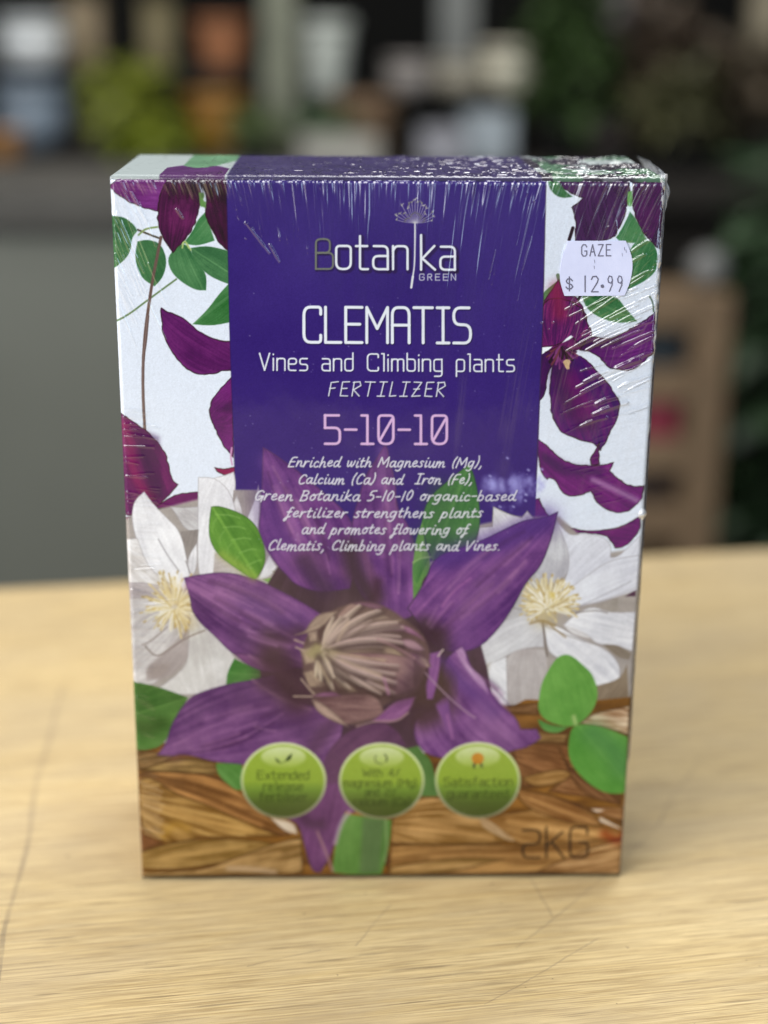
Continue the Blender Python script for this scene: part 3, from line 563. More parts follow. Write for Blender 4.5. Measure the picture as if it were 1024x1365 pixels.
    for fr, p0, p1, wdt, n in (('B', (120, 880), (640, 690), 90, 16), ('A', (360, 540), (860, 800), 100, 16), ('H', (430, 200), (860, 1080), 150, 14), ('D', (540, 180), (60, 620), 120, 18), ('O', (690, 240), (1080, 660), 120, 14), ('I', (360, 200), (430, 1200), 80, 12)):
        p0, p1 = np.array(p0, float), np.array(p1, float); d = (p1 - p0) / np.linalg.norm(p1 - p0); q = np.array([-d[1], d[0]])
        for k in range(n):
            f = r3.uniform(-1, 1); t0, t1 = sorted((r3.random(), r3.random())); t1 = min(t0 + .2 + .5 * (t1 - t0), 1)
            a, m_, b = [p0 + (p1 - p0) * t + q * f * wdt * math.sin(math.pi * (.12 + .76 * t)) for t in (t0, (t0 + t1) / 2, t1)]
            glow(pts(fr, ' '.join(f'{v[0]:.0f},{v[1]:.0f}' for v in (a, m_, b))), r3.uniform(3, 9), (172, 122, 168) if k % 3 else (62, 34, 72), r3.uniform(.15, .38))
    # lower petal between the badges, right lower petal
    bp('E', '800,560 870,420 960,400 1000,600 960,590 930,660 905,760 880,810 850,858 815,850 785,740 760,640 690,620', '930,440 830,850', base=(92, 56, 96), light=(130, 84, 130)); bp('C', '330,760 480,720 560,760 600,830 300,1024 180,1010 230,860', base=(84, 56, 86), light=(112, 76, 108), rim=None)
    line(pts('E', '975,595 940,640 915,730'), 4, (190, 160, 190), .7, soft=4); line(pts('E', '840,680 880,780 905,850'), 2.5, (160, 122, 130), .8, soft=2); glow(pts('J', '580,520 640,580 720,580'), 20, (74, 50, 74), .7)
    shape(pts('E', '640,620 740,640 755,690 700,680'), (196, 176, 152), (220, 206, 190), soft=2)
    bp('O', '560,180 650,90 690,70 720,110 760,230 830,290 900,400 980,500 1060,560 1090,640 1200,640 1230,700 1150,760 1020,790 960,819 760,860 480,830 380,740 360,640 380,560 560,470', '600,150 1150,720', base=(82, 46, 102), light=(150, 102, 160), fold=.1)
    shape(pts('O', '650,100 690,75 715,110 720,180 790,250 850,310 870,400 760,280 690,190'), (150, 106, 156), (196, 164, 200), soft=2.5); glow(pts('O', '560,190 700,330 900,520'), 24, (84, 54, 120), .6); glow(pts('O', '820,480 860,560 1000,680'), 34, (158, 112, 164), .45)
    glow(pts('O', '420,560 480,540 560,470'), 40, (76, 58, 64), .9); shape(pts('O', '510,470 560,420 600,420 615,560 630,710 590,640 540,540'), (104, 68, 124), (140, 92, 148), soft=3); line(pts('O', '590,540 610,620 625,700'), 2.4, (160, 104, 160), .7, soft=3)
    shape(pts('O', '300,300 420,240 560,200 640,300 640,400 560,440 430,480 330,470 300,400'), (72, 58, 56), (84, 66, 66), soft=14, alpha=.9)
    shape(pts('O', '450,120 520,110 545,95 540,200 520,330 490,430 455,430 445,330 470,250'), (116, 72, 128), (154, 104, 158), soft=2); line(pts('O', '530,135 545,110 562,92'), 1.8, (190, 172, 170), .9)
    line(pts('O', '330,130 440,250 600,420 720,520 780,560'), 1.6, (170, 140, 164), .75, soft=1.4)
    # the closed middle of the flower
    TB, TL = (134, 114, 106), (184, 166, 146)
    shape(pts('C', '110,390 140,300 220,220 300,170 420,155 520,180 600,240 680,300 720,400 700,470 640,600 520,620 400,740 320,735 180,650 120,500'), (86, 68, 70), (110, 88, 86), soft=3)
    def tp(s, base=TB, light=TL, **k): shape(pts('C', s), base, light, vein=.30, mott=.25, freq=4, rim=((86, 68, 70), .34, 2.6), soft=2.2, grad=.12, **k)
    tp('80,312 130,295 150,255 200,205 280,200 250,230 215,270 160,300'); tp('140,300 185,285 190,340 150,345', light=(190, 170, 150)); tp('215,350 220,290 260,250 300,190 340,160 410,160 380,200 320,240 280,310 240,350', base=(118, 92, 92), light=(166, 138, 132))
    tp('280,350 330,260 400,205 460,190 520,230 430,250 350,290 310,350', light=(180, 160, 136)); tp('300,345 400,290 470,240 580,240 520,270 430,290 350,340'); tp('380,290 500,265 600,260 660,300 690,340 640,310 560,290 450,300', base=(124, 84, 112), light=(160, 116, 144))
    tp('340,160 430,150 500,175 470,195 400,175', base=(96, 66, 88), light=(124, 90, 110)); tp('240,380 360,330 470,320 560,380 600,420 470,390 330,400', light=(178, 160, 128)); tp('470,320 560,330 640,330 690,380 660,390 580,360 520,350', base=(134, 100, 118), light=(172, 140, 150))
    tp('260,400 380,395 520,400 640,420 640,560 560,600 520,590 500,520 390,490 300,430', base=(108, 78, 88), light=(166, 134, 132)); tp('370,470 440,490 520,540 545,600 490,580 410,570 385,520', base=(122, 98, 88), light=(170, 148, 130)); tp('620,390 700,420 720,460 680,470 640,430', base=(106, 72, 92))
    tp('220,400 300,440 370,480 380,560 300,540 250,480', base=(84, 70, 62), light=(150, 132, 108))
    for i, s in enumerate(('105,380 160,370 180,440 130,450', '120,490 180,470 210,560 150,560', '180,440 230,520 280,590 250,580 200,510', '210,430 280,500 380,580 320,590 260,530', '240,420 330,470 380,500 300,470', '165,450 190,500 225,555 200,545')): tp(s, light=(188, 168, 140))
    shape(pts('C', '130,400 180,350 240,370 270,400 220,430 150,420'), (130, 124, 84), (164, 152, 108), soft=5, alpha=.85)
    tp('160,620 230,600 330,590 400,580 470,600 500,680 460,710 380,720 300,740 220,690', base=(96, 70, 76), light=(158, 128, 124)); tp('160,615 220,640 290,700 330,745 240,710 180,670', light=(190, 164, 152)); tp('160,600 250,570 300,600 200,605', base=(126, 80, 116), light=(150, 108, 140))
    tp('440,720 480,690 540,630 600,610 645,605 620,670 570,715 500,730', base=(116, 72, 120), light=(158, 108, 154)); line(pts('C', '370,745 460,715 560,722 610,680'), 2, (170, 140, 140), .7, soft=2)
    r4 = random.Random(23)
    ends = [(300, 175), (345, 160), (400, 165), (450, 170), (500, 195), (545, 225), (585, 255), (620, 290), (645, 330), (660, 375), (650, 420), (640, 465), (630, 510), (600, 560), (560, 590), (500, 590), (440, 580), (395, 570), (345, 580), (300, 585), (255, 570), (215, 550), (180, 530)]
    fmt = lambda P: pts('C', ' '.join(f'{v[0]:.0f},{v[1]:.0f}' for v in P))
    for k in [0, 22, 2, 20, 4, 18, 6, 16, 8, 14, 10, 12, 1, 21, 3, 19, 5, 17, 7, 15, 9, 13, 11, 6, 13, 4, 19, 9]:
        e = ends[k]; t0 = r4.uniform(.02, .16); t1 = r4.uniform(.82, 1.0) if r4.random() < .7 else r4.uniform(.55, .75); ex, ey = e[0] + r4.uniform(-12, 12), e[1] + r4.uniform(-10, 10)
        c0 = np.array([205., 392.]); c1 = np.array([ex, ey]); mid = (c0 + c1) / 2 + np.array([-.16, -.34 if ey < 420 else .10]) * abs(ex - 205) * .6
        bz = lambda t: (1 - t) ** 2 * c0 + 2 * t * (1 - t) * mid + t * t * c1
        n_ = c1 - c0; n_ = np.array([-n_[1], n_[0]]) / (np.linalg.norm(n_) + 1e-6); n_ = n_ if n_[1] > 0 else -n_
        P = np.array([bz(t0 + (t1 - t0) * q / 5) for q in range(6)]); far = min(1, math.hypot(ex - 205, ey - 392) / 430)
        colr = np.array([194, 184, 156]) * (1 - far) + np.array([166, 144, 142]) * far; w_ = r4.uniform(5.4, 8.6)
        glow(fmt(P + n_ * 17), w_ * 1.1, (64, 50, 54), .62); line(fmt(P), w_, tuple(colr * .84), .88, soft=2.2, taper=True)
        line(fmt(P - n_ * 6), w_ * .6, tuple(np.minimum(colr * 1.10, 255)), .8, soft=2.2, taper=True); line(fmt(P - n_ * 9), .9, tuple(np.minimum(colr * 1.22, 255)), .6, soft=1.2, taper=True); line(fmt(P + n_ * 4), .7, tuple(colr * .6), .4, soft=1.2, taper=True)
    glow(pts('C', '600,560 640,480 650,420'), 30, (86, 62, 84), .5); glow(pts('C', '640,520 600,590 540,600'), 26, (70, 54, 60), .45); glow(pts('C', '190,560 280,585 400,590'), 12, (70, 54, 58), .4)
    glow(pts('C', '180,385 215,395 250,400'), 20, (156, 148, 104), .5)
    for s in ('80,335 120,350', '85,370 120,385', '110,520 150,570 170,590', '75,602 160,603'): line(pts('C', s), 1.8, (176, 156, 140), .8, soft=1.4)
    for s, c in (('250,390 400,420 500,430', (188, 168, 140)), ('300,430 400,470 480,500', (190, 168, 146)), ('190,440 240,530', (196, 178, 146)), ('330,250 280,340', (192, 170, 150)), ('470,330 560,370 640,420', (160, 124, 132)), ('500,520 520,590', (170, 120, 156))): glow(pts('C', s), 5, c, .6)
    for s in ('200,420 260,540 290,585', '230,410 330,500', '440,250 350,320', '190,350 205,290 215,270', '300,570 420,590 500,600'): glow(pts('C', s), 6, (70, 54, 54), .4)
    for s in ('160,400 330,330 480,300', '250,470 420,450 560,470', '300,260 420,220 540,260'): glow(pts('C', s), 34, (168, 148, 138), .22)
    # front leaves
    leaf('A', '435,190 470,185 560,215 620,255 650,310 672,380 672,440 640,500 620,510 540,460 460,400 425,330 425,260', '440,190 635,505', base=(66, 114, 48), light=(118, 166, 74), fold=.12, rib=.35, rim=((60, 90, 44), .5, 1.6))
    for k in range(5): line(pts('A', f'{455 + k * 34},{225 + k * 56} {520 + k * 30},{225 + k * 50} {560 + k * 24},{240 + k * 46}'), 1.3, (140, 182, 100), .5, soft=1.5); line(pts('A', f'{460 + k * 32},{240 + k * 56} {440 + k * 32},{270 + k * 52} {440 + k * 34},{300 + k * 48}'), 1.2, (126, 168, 90), .45, soft=1.5)
    glow(pts('A', '480,400 560,450 620,500'), 14, (160, 170, 80), .4)
    leaf('G', '325,210 330,150 345,60 385,-20 440,-100 510,-110 590,-40 640,10 672,110 650,200 590,270 530,310 440,300 360,265', '430,-100 530,300', base=(84, 140, 64), light=(118, 172, 88), fold=.03, vein=.12, rib=0); leaf('G', '325,260 400,300 500,310 440,345 370,335 335,300', base=(70, 124, 64), light=(110, 160, 90), rib=0)
    leaf('G', '520,310 570,290 700,310 840,370 840,690 720,695 620,640 540,560 498,480 500,380', '550,300 840,640', base=(78, 138, 62), light=(112, 168, 84), fold=-.22, vein=.12, rib=.3); glow(pts('G', '540,290 530,250'), 6, (176, 196, 130), .8)
    glow(pts('G', '640,340 760,440 810,540'), 40, (66, 118, 74), .6)

def badge(cx, cy, rx, ry, tag):
    th = np.linspace(0, 2 * math.pi, 72, endpoint=False)
    ring = lambda k, dy=0.: np.c_[cx + np.cos(th) * rx * k, cy + dy + np.sin(th) * ry * k]
    def fillg(P, c0, c1, soft=1., al=1.):
        Q = T(P); ys, xs, xx, yy = window(Q, 4); sd = poly_sd(Q, xx, yy); v = ((yy - Q[:, 1].min()) / (np.ptp(Q[:, 1])))[..., None]
        stops = np.array([c[0] for c in c0]); cols = np.array([c[1] for c in c0], float) / 255
        col = np.stack([np.interp(v[..., 0], stops, cols[:, i]) for i in range(3)], -1)
        m = np.clip(.5 - sd / (2 * soft), 0, 1); blend(ys, xs, col, m * al); return ys, xs, sd
    ys, xs, sd = fillg(ring(1.0), [(0, (212, 222, 176)), (.35, (196, 212, 150)), (.75, (150, 156, 124)), (1, (130, 128, 100))], 0, 1.6)
    label[ys, xs][sd < 0] = tag
    fillg(ring(.94), [(0, (150, 174, 70)), (.5, (140, 166, 66)), (.62, (112, 140, 62)), (.8, (84, 100, 54)), (1, (74, 84, 50))], 0, 1.4)
    fillg(np.c_[cx + np.cos(th) * rx * .52, cy - ry * .62 + np.sin(th) * ry * .27], [(0, (222, 230, 196)), (1, (160, 182, 84))], 0, 2.5, .8)
def badges():
    for i, cx in enumerate((377.5, 508, 636)):
        badge(cx, 1044 - (i == 2) * .5, 57, 51.5, 3 + i)
    shape(np.array([(380, 1018), (382, 1012), (389, 1007), (387, 1016)]), (44, 58, 36), (54, 70, 40), it=1); shape(np.array([(366, 1013), (371, 1016), (374, 1021), (368, 1018)]), (44, 58, 36), it=1); line(np.array([(372, 1020), (377, 1020), (381, 1016)]), .8, (60, 76, 44), .6)
    for a0, a1 in ((-.3, 1.2), (1.9, 4.4)):
        t = np.linspace(a0, a1, 9) - .6; line(np.c_[507 + 8 * np.cos(t), 1014 + 7 * np.sin(t)], 1.5 if a0 < 0 else .9, (56, 66, 50), .85)
    th = np.linspace(0, 2 * math.pi, 30, endpoint=False)
    shape(np.array([(630, 1020), (634, 1020), (632, 1028), (629, 1026)]), (66, 70, 50), it=0); shape(np.array([(638, 1020), (642, 1020), (643, 1027), (640, 1026)]), (66, 70, 50), it=0)
    shape(np.c_[636 + 8.2 * np.cos(th), 1014 + 7.6 * np.sin(th)], (176, 118, 44), (216, 156, 72), it=0)
    ink = (52, 64, 40); kw = dict(alpha=.86, soft=1.0)
    for tx, x0, x1, y, h in (('Extended', 343, 411, 1042, 11), ('release', 351, 403, 1057, 11), ('fertiliser', 346, 409, 1071, 11)): write(layout(TECH, tx, x0, y, x1, y, h), .95, ink, **kw)
    for tx, x0, x1, y, h in (('With 4%', 483, 532, 1038, 10), ('magnesium (Mg)', 457, 554, 1051.5, 10), ('and 2%', 486, 527, 1064, 10), ('calcium (Ca)', 471, 546, 1077, 10)):
        f = dict(TECH); f['W'] = (.9, '0,1 .2,0 .45,.7 .7,0 .9,1', 0); write(layout(f, tx, x0, y, x1, y, h), .85, ink, **kw)
    for tx, x0, x1, y, h in (('Satisfaction', 591, 682, 1051, 11), ('guaranteed', 596, 676, 1067, 11)): write(layout(TECH, tx, x0, y, x1, y, h), .95, ink, **kw)

def lettering():
    white = (226, 232, 244); sh = ((1.4, 1.8), .6, (30, 26, 48), .8)
    f = dict(TECH)
    # brand line: dim first letter, stalk of the seed head in place of the i
    for s in (((2.5, 2.5), 3.0, (44, 34, 60), .55),):
        write(layout(f, 'B', 421, 359, 443, 359, 40), 1.7, (112, 116, 108), 1., shadow=((1.5, 2), 1., (40, 32, 64), .6), tag=10)
        write(layout(f, 'otan', 448, 359, 543, 359, 44, gap=.16), 2.1, white, shadow=s, tag=10); write(layout(f, 'ka', 561, 359.5, 606, 359.5, 44, gap=.16), 2.1, white, shadow=s, tag=10)
    write(layout(f, 'GREEN', 559, 373.5, 607, 373.5, 8.2, gap=.5), .9, (186, 188, 208), tag=10)
    line(pts('Z', '590,365 590,450 588,560 580,610 573,660'), 1.3, (214, 216, 226)); line(pts('Z', '580,610 573,660'), 1.9, (220, 222, 230))
    rr = random.Random(5)
    for k in range(17):
        a = math.radians(180 - (8 + k * 10.3)); r = rr.uniform(64, 104) if k % 2 else rr.uniform(86, 108)
        x, y = 590 + math.cos(a) * r * .86, 365 - math.sin(a) * r
        line(pts('Z', f'590,366 {590 + math.cos(a) * r * .5},{368 - math.sin(a) * r * .46} {x},{y}'), .55, (188, 188, 198), .7)
        for q in range(3): line(pts('Z', f'{x},{y} {x + rr.uniform(-9, 9)},{y + rr.uniform(-12, 5)}'), .8, rr.choice([(150, 150, 140), (180, 180, 176), (108, 108, 96)]), .8)
        x, y = 590 + math.cos(a) * r * .45, 366 - math.sin(a) * r * .45
        line(pts('Z', f'{x - 4},{y} {x + 4},{y - 3}'), .9, (96, 96, 84), .6)
    write(layout(f, 'CLEMATIS', 405, 457, 626, 457.5, 47, gap=.17), 2.7, white, shadow=((1., 1.2), .7, (34, 28, 56), .65), tag=2)
    write(layout(f, 'Vines and Climbing plants', 346, 494.5, 685, 495.5, 22.5, gap=.2), 1.4, white, shadow=((.9, 1.), .4, (34, 28, 56), .55), tag=6)
    write(layout(HAND, 'FERTILIZER', 437, 528.5, 592, 529, 19, gap=.24, slant=.1), 1.05, (222, 226, 240), shadow=((1, 1.2), .5, (34, 28, 56), .7), tag=6)
    write(layout(f, '5-10-10', 433, 592.5, 595, 592.5, 38, gap=.2), 2.4, (212, 176, 220), shadow=((.8, 1), .6, (50, 34, 80), .5), tag=9)
    hw = (224, 226, 236); h = 13
    for tx, x0, x1, y in (('Enriched with Magnesium (Mg),', 384, 641, 623.5), ('Calcium (Ca) and  Iron (Fe),', 397, 628, 646), ('Green Botanika 5-10-10 organic-based', 339, 685, 668.5), ('fertilizer strengthens plants', 381, 641, 691), ('and promotes flowering of', 402, 622, 713), ('Clematis, Climbing plants and Vines.', 357, 665, 735)):
        write(layout(SCRIPT, tx, x0, y, x1, y, h, gap=.14, slant=.26, curve=True, jit=.05, seed=len(tx)), 1.2, hw, .95, shadow=((.9, 1.), .7, (50, 40, 70), .3), tag=7)
    write(layout(f, '2KG', 696, 1148, 783, 1148, 41, gap=.22), 2.1, (46, 34, 24), .95, soft=1.2, tag=8)

def dust():
    """Pale chalky rub mark and specks on the wrapped panel."""
    rr = random.Random(11)
    for i in range(150):
        x = rr.gauss(675, 24); y = 640 + abs(rr.gauss(0, 13)) - rr.random() * 8
        if 645 < x < 728: glow(np.array([(x, y), (x + rr.uniform(-3, 3), y + rr.uniform(1, 7))]), rr.uniform(3, 10), (158, 156, 222), rr.uniform(.08, .30))
    for x, y in ((675, 611), (703, 627), (652, 635), (721, 626), (700, 660), (699, 668), (665, 676), (683, 676)): glow(np.array([(x, y), (x + 1.5, y + 1)]), 3, (170, 170, 226), .7)
    for i in range(90):
        x, y = rr.uniform(320, 715), rr.uniform(380, 760); glow(np.array([(x, y), (x + .6, y + .4)]), 1.3, (176, 170, 212), rr.uniform(.15, .5))

def grain():
    """Print grain: the fine unevenness of the inks and of the card."""
    n = np.random.RandomState(3).rand(NY, NX); n = (n + np.roll(n, 1, 0) + np.roll(n, 1, 1) + np.roll(n, (1, 1), (0, 1))) / 4
    j, i = np.mgrid[0:NY, 0:NX]; b = fbm(i / 7., j / 7., 44, 3)
    canvas[:] = canvas * (1 + .09 * (n - .5) + .025 * (b - .5))[..., None] + .012 * (n - .5)[..., None]
upper_print(); centre_panel(); lower_print(); badges(); dust(); grain(); lettering()
# ================================================================= counter and the shop behind it
def make_table():
    N = Nodes('worn_pale_wood'); v = N.mapping((1, 1, 1))
    g1 = N.noise(N.mapping((4, 40, 8)), 1, 5, .6, .4); g2 = N.noise(N.mapping((12, 420, 20)), 1, 4, .65, .3); g3 = N.noise(N.mapping((34, 1500, 60)), 1, 3, .7)
    pore = N.noise(N.mapping((95, 800, 30), loc=(3, 1, 0)), 1, 3, .6); blot = N.noise(v, 7, 5, .6); stain = N.noise(v, 16, 4, .55)
    c = N.ramp(g1, [(.28, (.42, .300, .130)), (.5, (.54, .402, .195)), (.72, (.64, .495, .258))])
    c = N.mix(N.math('MULTIPLY', N.ramp(g2, [(.40, (0, 0, 0)), (.60, (1, 1, 1))]), .60), c, (.66, .52, .285))
    c = N.mix(N.math('MULTIPLY', N.ramp(g3, [(.42, (0, 0, 0)), (.62, (1, 1, 1))]), .80), c, (.27, .185, .085))
    c = N.mix(N.math('MULTIPLY', N.ramp(pore, [(.66, (0, 0, 0)), (.74, (1, 1, 1))]), .42), c, (.20, .14, .07))
    c = N.mix(N.math('MULTIPLY', N.ramp(blot, [(.50, (0, 0, 0)), (.72, (1, 1, 1))]), .35), c, (.47, .38, .24))
    c = N.mix(N.math('MULTIPLY', N.ramp(stain, [(.70, (0, 0, 0)), (.78, (1, 1, 1))]), .35), c, (.48, .27, .08))
    dirt = N.ramp(N.noise(N.mapping((5, 16, 5), loc=(1, 2, 0)), 1, 6, .7, .5), [(.42, (0, 0, 0)), (.62, (1, 1, 1))])
    c = N.mix(N.math('MULTIPLY', dirt, .60), c, (.40, .31, .185))
    for rz, th, lc in ((.5, .735, 1), (-.7, .74, 4), (1.25, .75, 7), (-.1, .70, 9)):
        mk = N.ramp(N.noise(N.mapping((26, 620, 10), (0, 0, rz), (lc, lc, 0)), 1, 2, .5), [(th - .05, (0, 0, 0)), (th - .01, (1, 1, 1))])
        c = N.mix(N.math('MULTIPLY', mk, .55), c, (.16, .115, .065))
    c = N.mix(N.ramp(N.noise(v, 330, 2, .5), [(.74, (0, 0, 0)), (.77, (.7, .7, .7))]), c, (.10, .07, .04))
    # knife scratches: thin dark lines at their own angles
    sep = N.n('ShaderNodeSeparateXYZ'); tc = N.n('ShaderNodeTexCoord'); N.l(tc.outputs['Object'], sep.inputs[0]); X, Y = sep.outputs[0], sep.outputs[1]
    wv = N.math('MULTIPLY', N.math('SUBTRACT', N.noise(v, 9, 1), .5), .012); wf = N.math('MULTIPLY', N.math('SUBTRACT', N.noise(v, 160, 2), .5), .0008)
    scr = None
    def scratch(p, q, wdt, strength):
        nonlocal scr
        dx, dy = q[0] - p[0], q[1] - p[1]; L = math.hypot(dx, dy); nx, ny = -dy / L, dx / L; ux, uy = dx / L, dy / L
        d = N.math('ADD', N.math('MULTIPLY', X, nx), N.math('MULTIPLY', Y, ny)); d = N.math('ABSOLUTE', N.math('ADD', N.math('ADD', N.math('SUBTRACT', d, p[0] * nx + p[1] * ny), wf), wv))
        t = N.math('SUBTRACT', N.math('ADD', N.math('MULTIPLY', X, ux), N.math('MULTIPLY', Y, uy)), p[0] * ux + p[1] * uy)
        m = N.math('MULTIPLY', N.math('LESS_THAN', d, wdt), N.math('MULTIPLY', N.math('GREATER_THAN', t, 0.), N.math('LESS_THAN', t, L)))
        m = N.math('MULTIPLY', m, strength); scr = m if scr is None else N.math('MAXIMUM', scr, m)
    for s_ in SCRATCHES: scratch(*s_)
    c = N.mix(N.math('MULTIPLY', scr, N.ramp(N.noise(v, 60, 3), [(.3, (.35, .35, .35)), (.6, (1, 1, 1))])), c, (.13, .10, .075))
    N.l(c, N.b.inputs['Base Color']); N.b.inputs['Roughness'].default_value = .62; N.b.inputs['Specular IOR Level'].default_value = .35
    h = N.math('ADD', N.math('MULTIPLY', g2, .25), N.math('SUBTRACT', N.math('MULTIPLY', g3, .6), N.math('MULTIPLY', N.math('ADD', pore, scr), .5)))
    N.bump(h, .45, .0005)
    root = tag(empty('counter_table', (0, .30, 0), TYAW), 'worn pale wooden counter top with scratches, carrying the fertilizer box', 'table')
    mb = MB(); mb.box(-1.1, 1.1, -.95, 0, -.034, 0); mb.build('tabletop', N.m, root, bevel=.004)
    leg = simple('table_leg_wood', (.30, .21, .11)); 
    for x in (-1.0, .9):
        for y in (-.9, -.14):
            m = MB(); m.box(x, x + .07, y, y + .07, -.9, -.036); m.build('leg', leg, root, bevel=.004)
    m = MB(); m.box(-1.0, .97, -.125, -.095, -.13, -.036); m.build('apron', leg, root)
TYAW = math.atan(.146)
def tl(px, py):
    d = fwd + rgt * ((px - 512) / 2050) - upv * ((py - 682.5) / 2050); p = CAM - d * (CAM.z / d.z); p = p - Vector((0, .30, 0))
    c, s = math.cos(-TYAW), math.sin(-TYAW); return (p.x * c - p.y * s, p.x * s + p.y * c)
SCRATCHES = [(tl(84, 915), tl(40, 1090), .0010, .32), (tl(40, 1090), tl(-8, 1330), .0008, .45), (tl(905, 1075), tl(735, 1225), .0003, .25), (tl(770, 1195), tl(690, 1265), .0004, .32), (tl(690, 1150), tl(735, 1222), .0003, .35), (tl(520, 1205), tl(470, 1260), .0002, .5), (tl(930, 1010), tl(880, 1100), .0003, .45), (tl(100, 1180), tl(300, 1160), .00022, .45), (tl(640, 1335), tl(800, 1250), .0002, .5), (tl(330, 1290), tl(430, 1270), .0002, .5)]
make_table()

def floor_and_wall():
    m = MB(); m.box(-9, 9, -6, 9, -.95, -.9); tag(m.build('floor', simple('floor_concrete', (.10, .095, .085), .8)), kind='structure')
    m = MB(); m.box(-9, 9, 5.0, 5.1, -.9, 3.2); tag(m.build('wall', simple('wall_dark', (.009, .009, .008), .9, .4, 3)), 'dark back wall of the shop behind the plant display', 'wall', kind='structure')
floor_and_wall()

def cabinet():
    root = tag(empty('cabinet', (-.74, 1.35, -.9)), 'plain grey cabinet standing behind the counter, left of the box', 'cabinet')
    g = simple('cabinet_grey', (.140, .145, .120), .55, .06, 5, .05)
    m = MB(); m.box(-.76, .72, -.19, .075, 0, .955); m.build('body', g, root, bevel=.004)
    m = MB(); m.box(-.78, .74, -.215, .085, .957, .997); m.build('worktop', simple('cabinet_top', (.060, .056, .048), .6, .15), root, bevel=.004)
cabinet()

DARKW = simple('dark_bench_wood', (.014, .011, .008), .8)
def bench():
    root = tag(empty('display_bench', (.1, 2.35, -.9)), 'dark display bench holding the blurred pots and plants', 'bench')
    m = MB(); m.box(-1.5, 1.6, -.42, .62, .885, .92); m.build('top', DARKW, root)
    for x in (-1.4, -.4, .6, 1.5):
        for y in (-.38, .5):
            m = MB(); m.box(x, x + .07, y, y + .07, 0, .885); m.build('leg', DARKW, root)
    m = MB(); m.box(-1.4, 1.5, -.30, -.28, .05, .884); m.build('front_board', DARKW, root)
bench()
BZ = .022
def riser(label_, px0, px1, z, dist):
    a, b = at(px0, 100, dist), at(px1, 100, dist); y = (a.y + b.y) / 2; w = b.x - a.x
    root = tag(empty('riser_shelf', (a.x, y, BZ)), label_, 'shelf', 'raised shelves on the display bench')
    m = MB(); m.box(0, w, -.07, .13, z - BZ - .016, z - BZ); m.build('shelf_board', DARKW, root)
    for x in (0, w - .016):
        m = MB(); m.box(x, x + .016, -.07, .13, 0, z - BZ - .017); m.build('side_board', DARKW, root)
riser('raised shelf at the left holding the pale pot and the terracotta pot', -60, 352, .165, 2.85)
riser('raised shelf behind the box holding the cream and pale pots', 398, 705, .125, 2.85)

def pot(name, label_, px, dist, z, r, h, c, rough=.35, prof=None, group='pots on the display bench'):
    p = at(px, 100, dist)
    root = tag(empty(name, (p.x, p.y, z)), label_, 'pot', group)
    prof = prof or [(.66, 0), (.74, .12), (.90, .6), (1, .86)]
    m = MB(); m.lathe([(0, .001)] + [(a * r, b * h) for a, b in prof] + [(.9 * r, .84 * h), (.62 * r, .08 * h), (0, .08 * h)]); m.build('pot_body', simple(name + '_glaze', c, rough), root, True)
    m = MB(); m.lathe([(1.0 * r, .861 * h), (1.09 * r, .865 * h), (1.09 * r, h), (.95 * r, h), (.93 * r, .861 * h)]); m.build('rim', simple(name + '_rim', tuple(x * .95 for x in c), rough), root, True)
    return root
def foliage(root, name, c, n, rx, rz, z0, size, seed, long=2.2, droop=.5, spike=False):
    rr = random.Random(seed); mb = MB()
    for i in range(n):
        a = rr.uniform(0, 6.283); el = rr.uniform(.05, 1.35); rad = rr.uniform(.25, 1) ** .6
        q = Vector((math.cos(a) * math.cos(el) * rx * rad, math.sin(a) * math.cos(el) * rx * rad, z0 + math.sin(el) * rz * rad))
        d = Vector((math.cos(a), math.sin(a), rr.uniform(-droop, 1.0 - droop + (1.2 if spike else 0)))).normalized()
        s_ = d.cross(Vector((rr.uniform(-.4, .4), rr.uniform(-.4, .4), 1))).normalized(); nn = s_.cross(d)
        L = size * rr.uniform(.6, 1.3); w = L / long
        mb.add([q, q + d * L * .3 + s_ * w * .42, q + d * L * .7 + s_ * w * .4 - nn * L * .06, q + d * L - nn * L * .2, q + d * L * .7 - s_ * w * .4 - nn * L * .06, q + d * L * .3 - s_ * w * .42, q + d * L * .5 + nn * L * .05],
               [(0, 1, 6), (1, 2, 6), (2, 3, 6), (3, 4, 6), (4, 5, 6), (5, 0, 6)])
    for i in range(9):
        a = rr.uniform(0, 6.283); e = Vector((math.cos(a) * rx * .5, math.sin(a) * rx * .5, z0 + rz * .7)); t = .0025
        mb.add([(-t, 0, z0 - rz * .25), (t, 0, z0 - rz * .25), (e.x + t, e.y, e.z), (e.x - t, e.y, e.z), (0, t, z0 - rz * .25), (e.x, e.y + t, e.z)], [(0, 1, 2, 3), (0, 3, 5, 4), (1, 4, 5, 2)])
    mb.build('foliage', simple(name, c, .5, .55, 30, 0), root)
def plant(name, label_, px, dist, z, rp, hp, pc, lc, n, rx, rz, size, seed, group='potted plants on the display bench', **k):
    p = at(px, 100, dist)
    root = tag(empty(name, (p.x, p.y, z)), label_, 'plant', group)
    m = MB(); m.lathe([(0, .001), (.7 * rp, 0), (.98 * rp, hp * .85), (1.06 * rp, hp * .86), (1.06 * rp, hp), (.92 * rp, hp), (.9 * rp, hp * .8), (0, hp * .8)], 28); m.build('pot', simple(name + '_pot', pc), root, True)
    foliage(root, name + '_leaf', lc, n, rx, rz, hp, size, seed, **k)
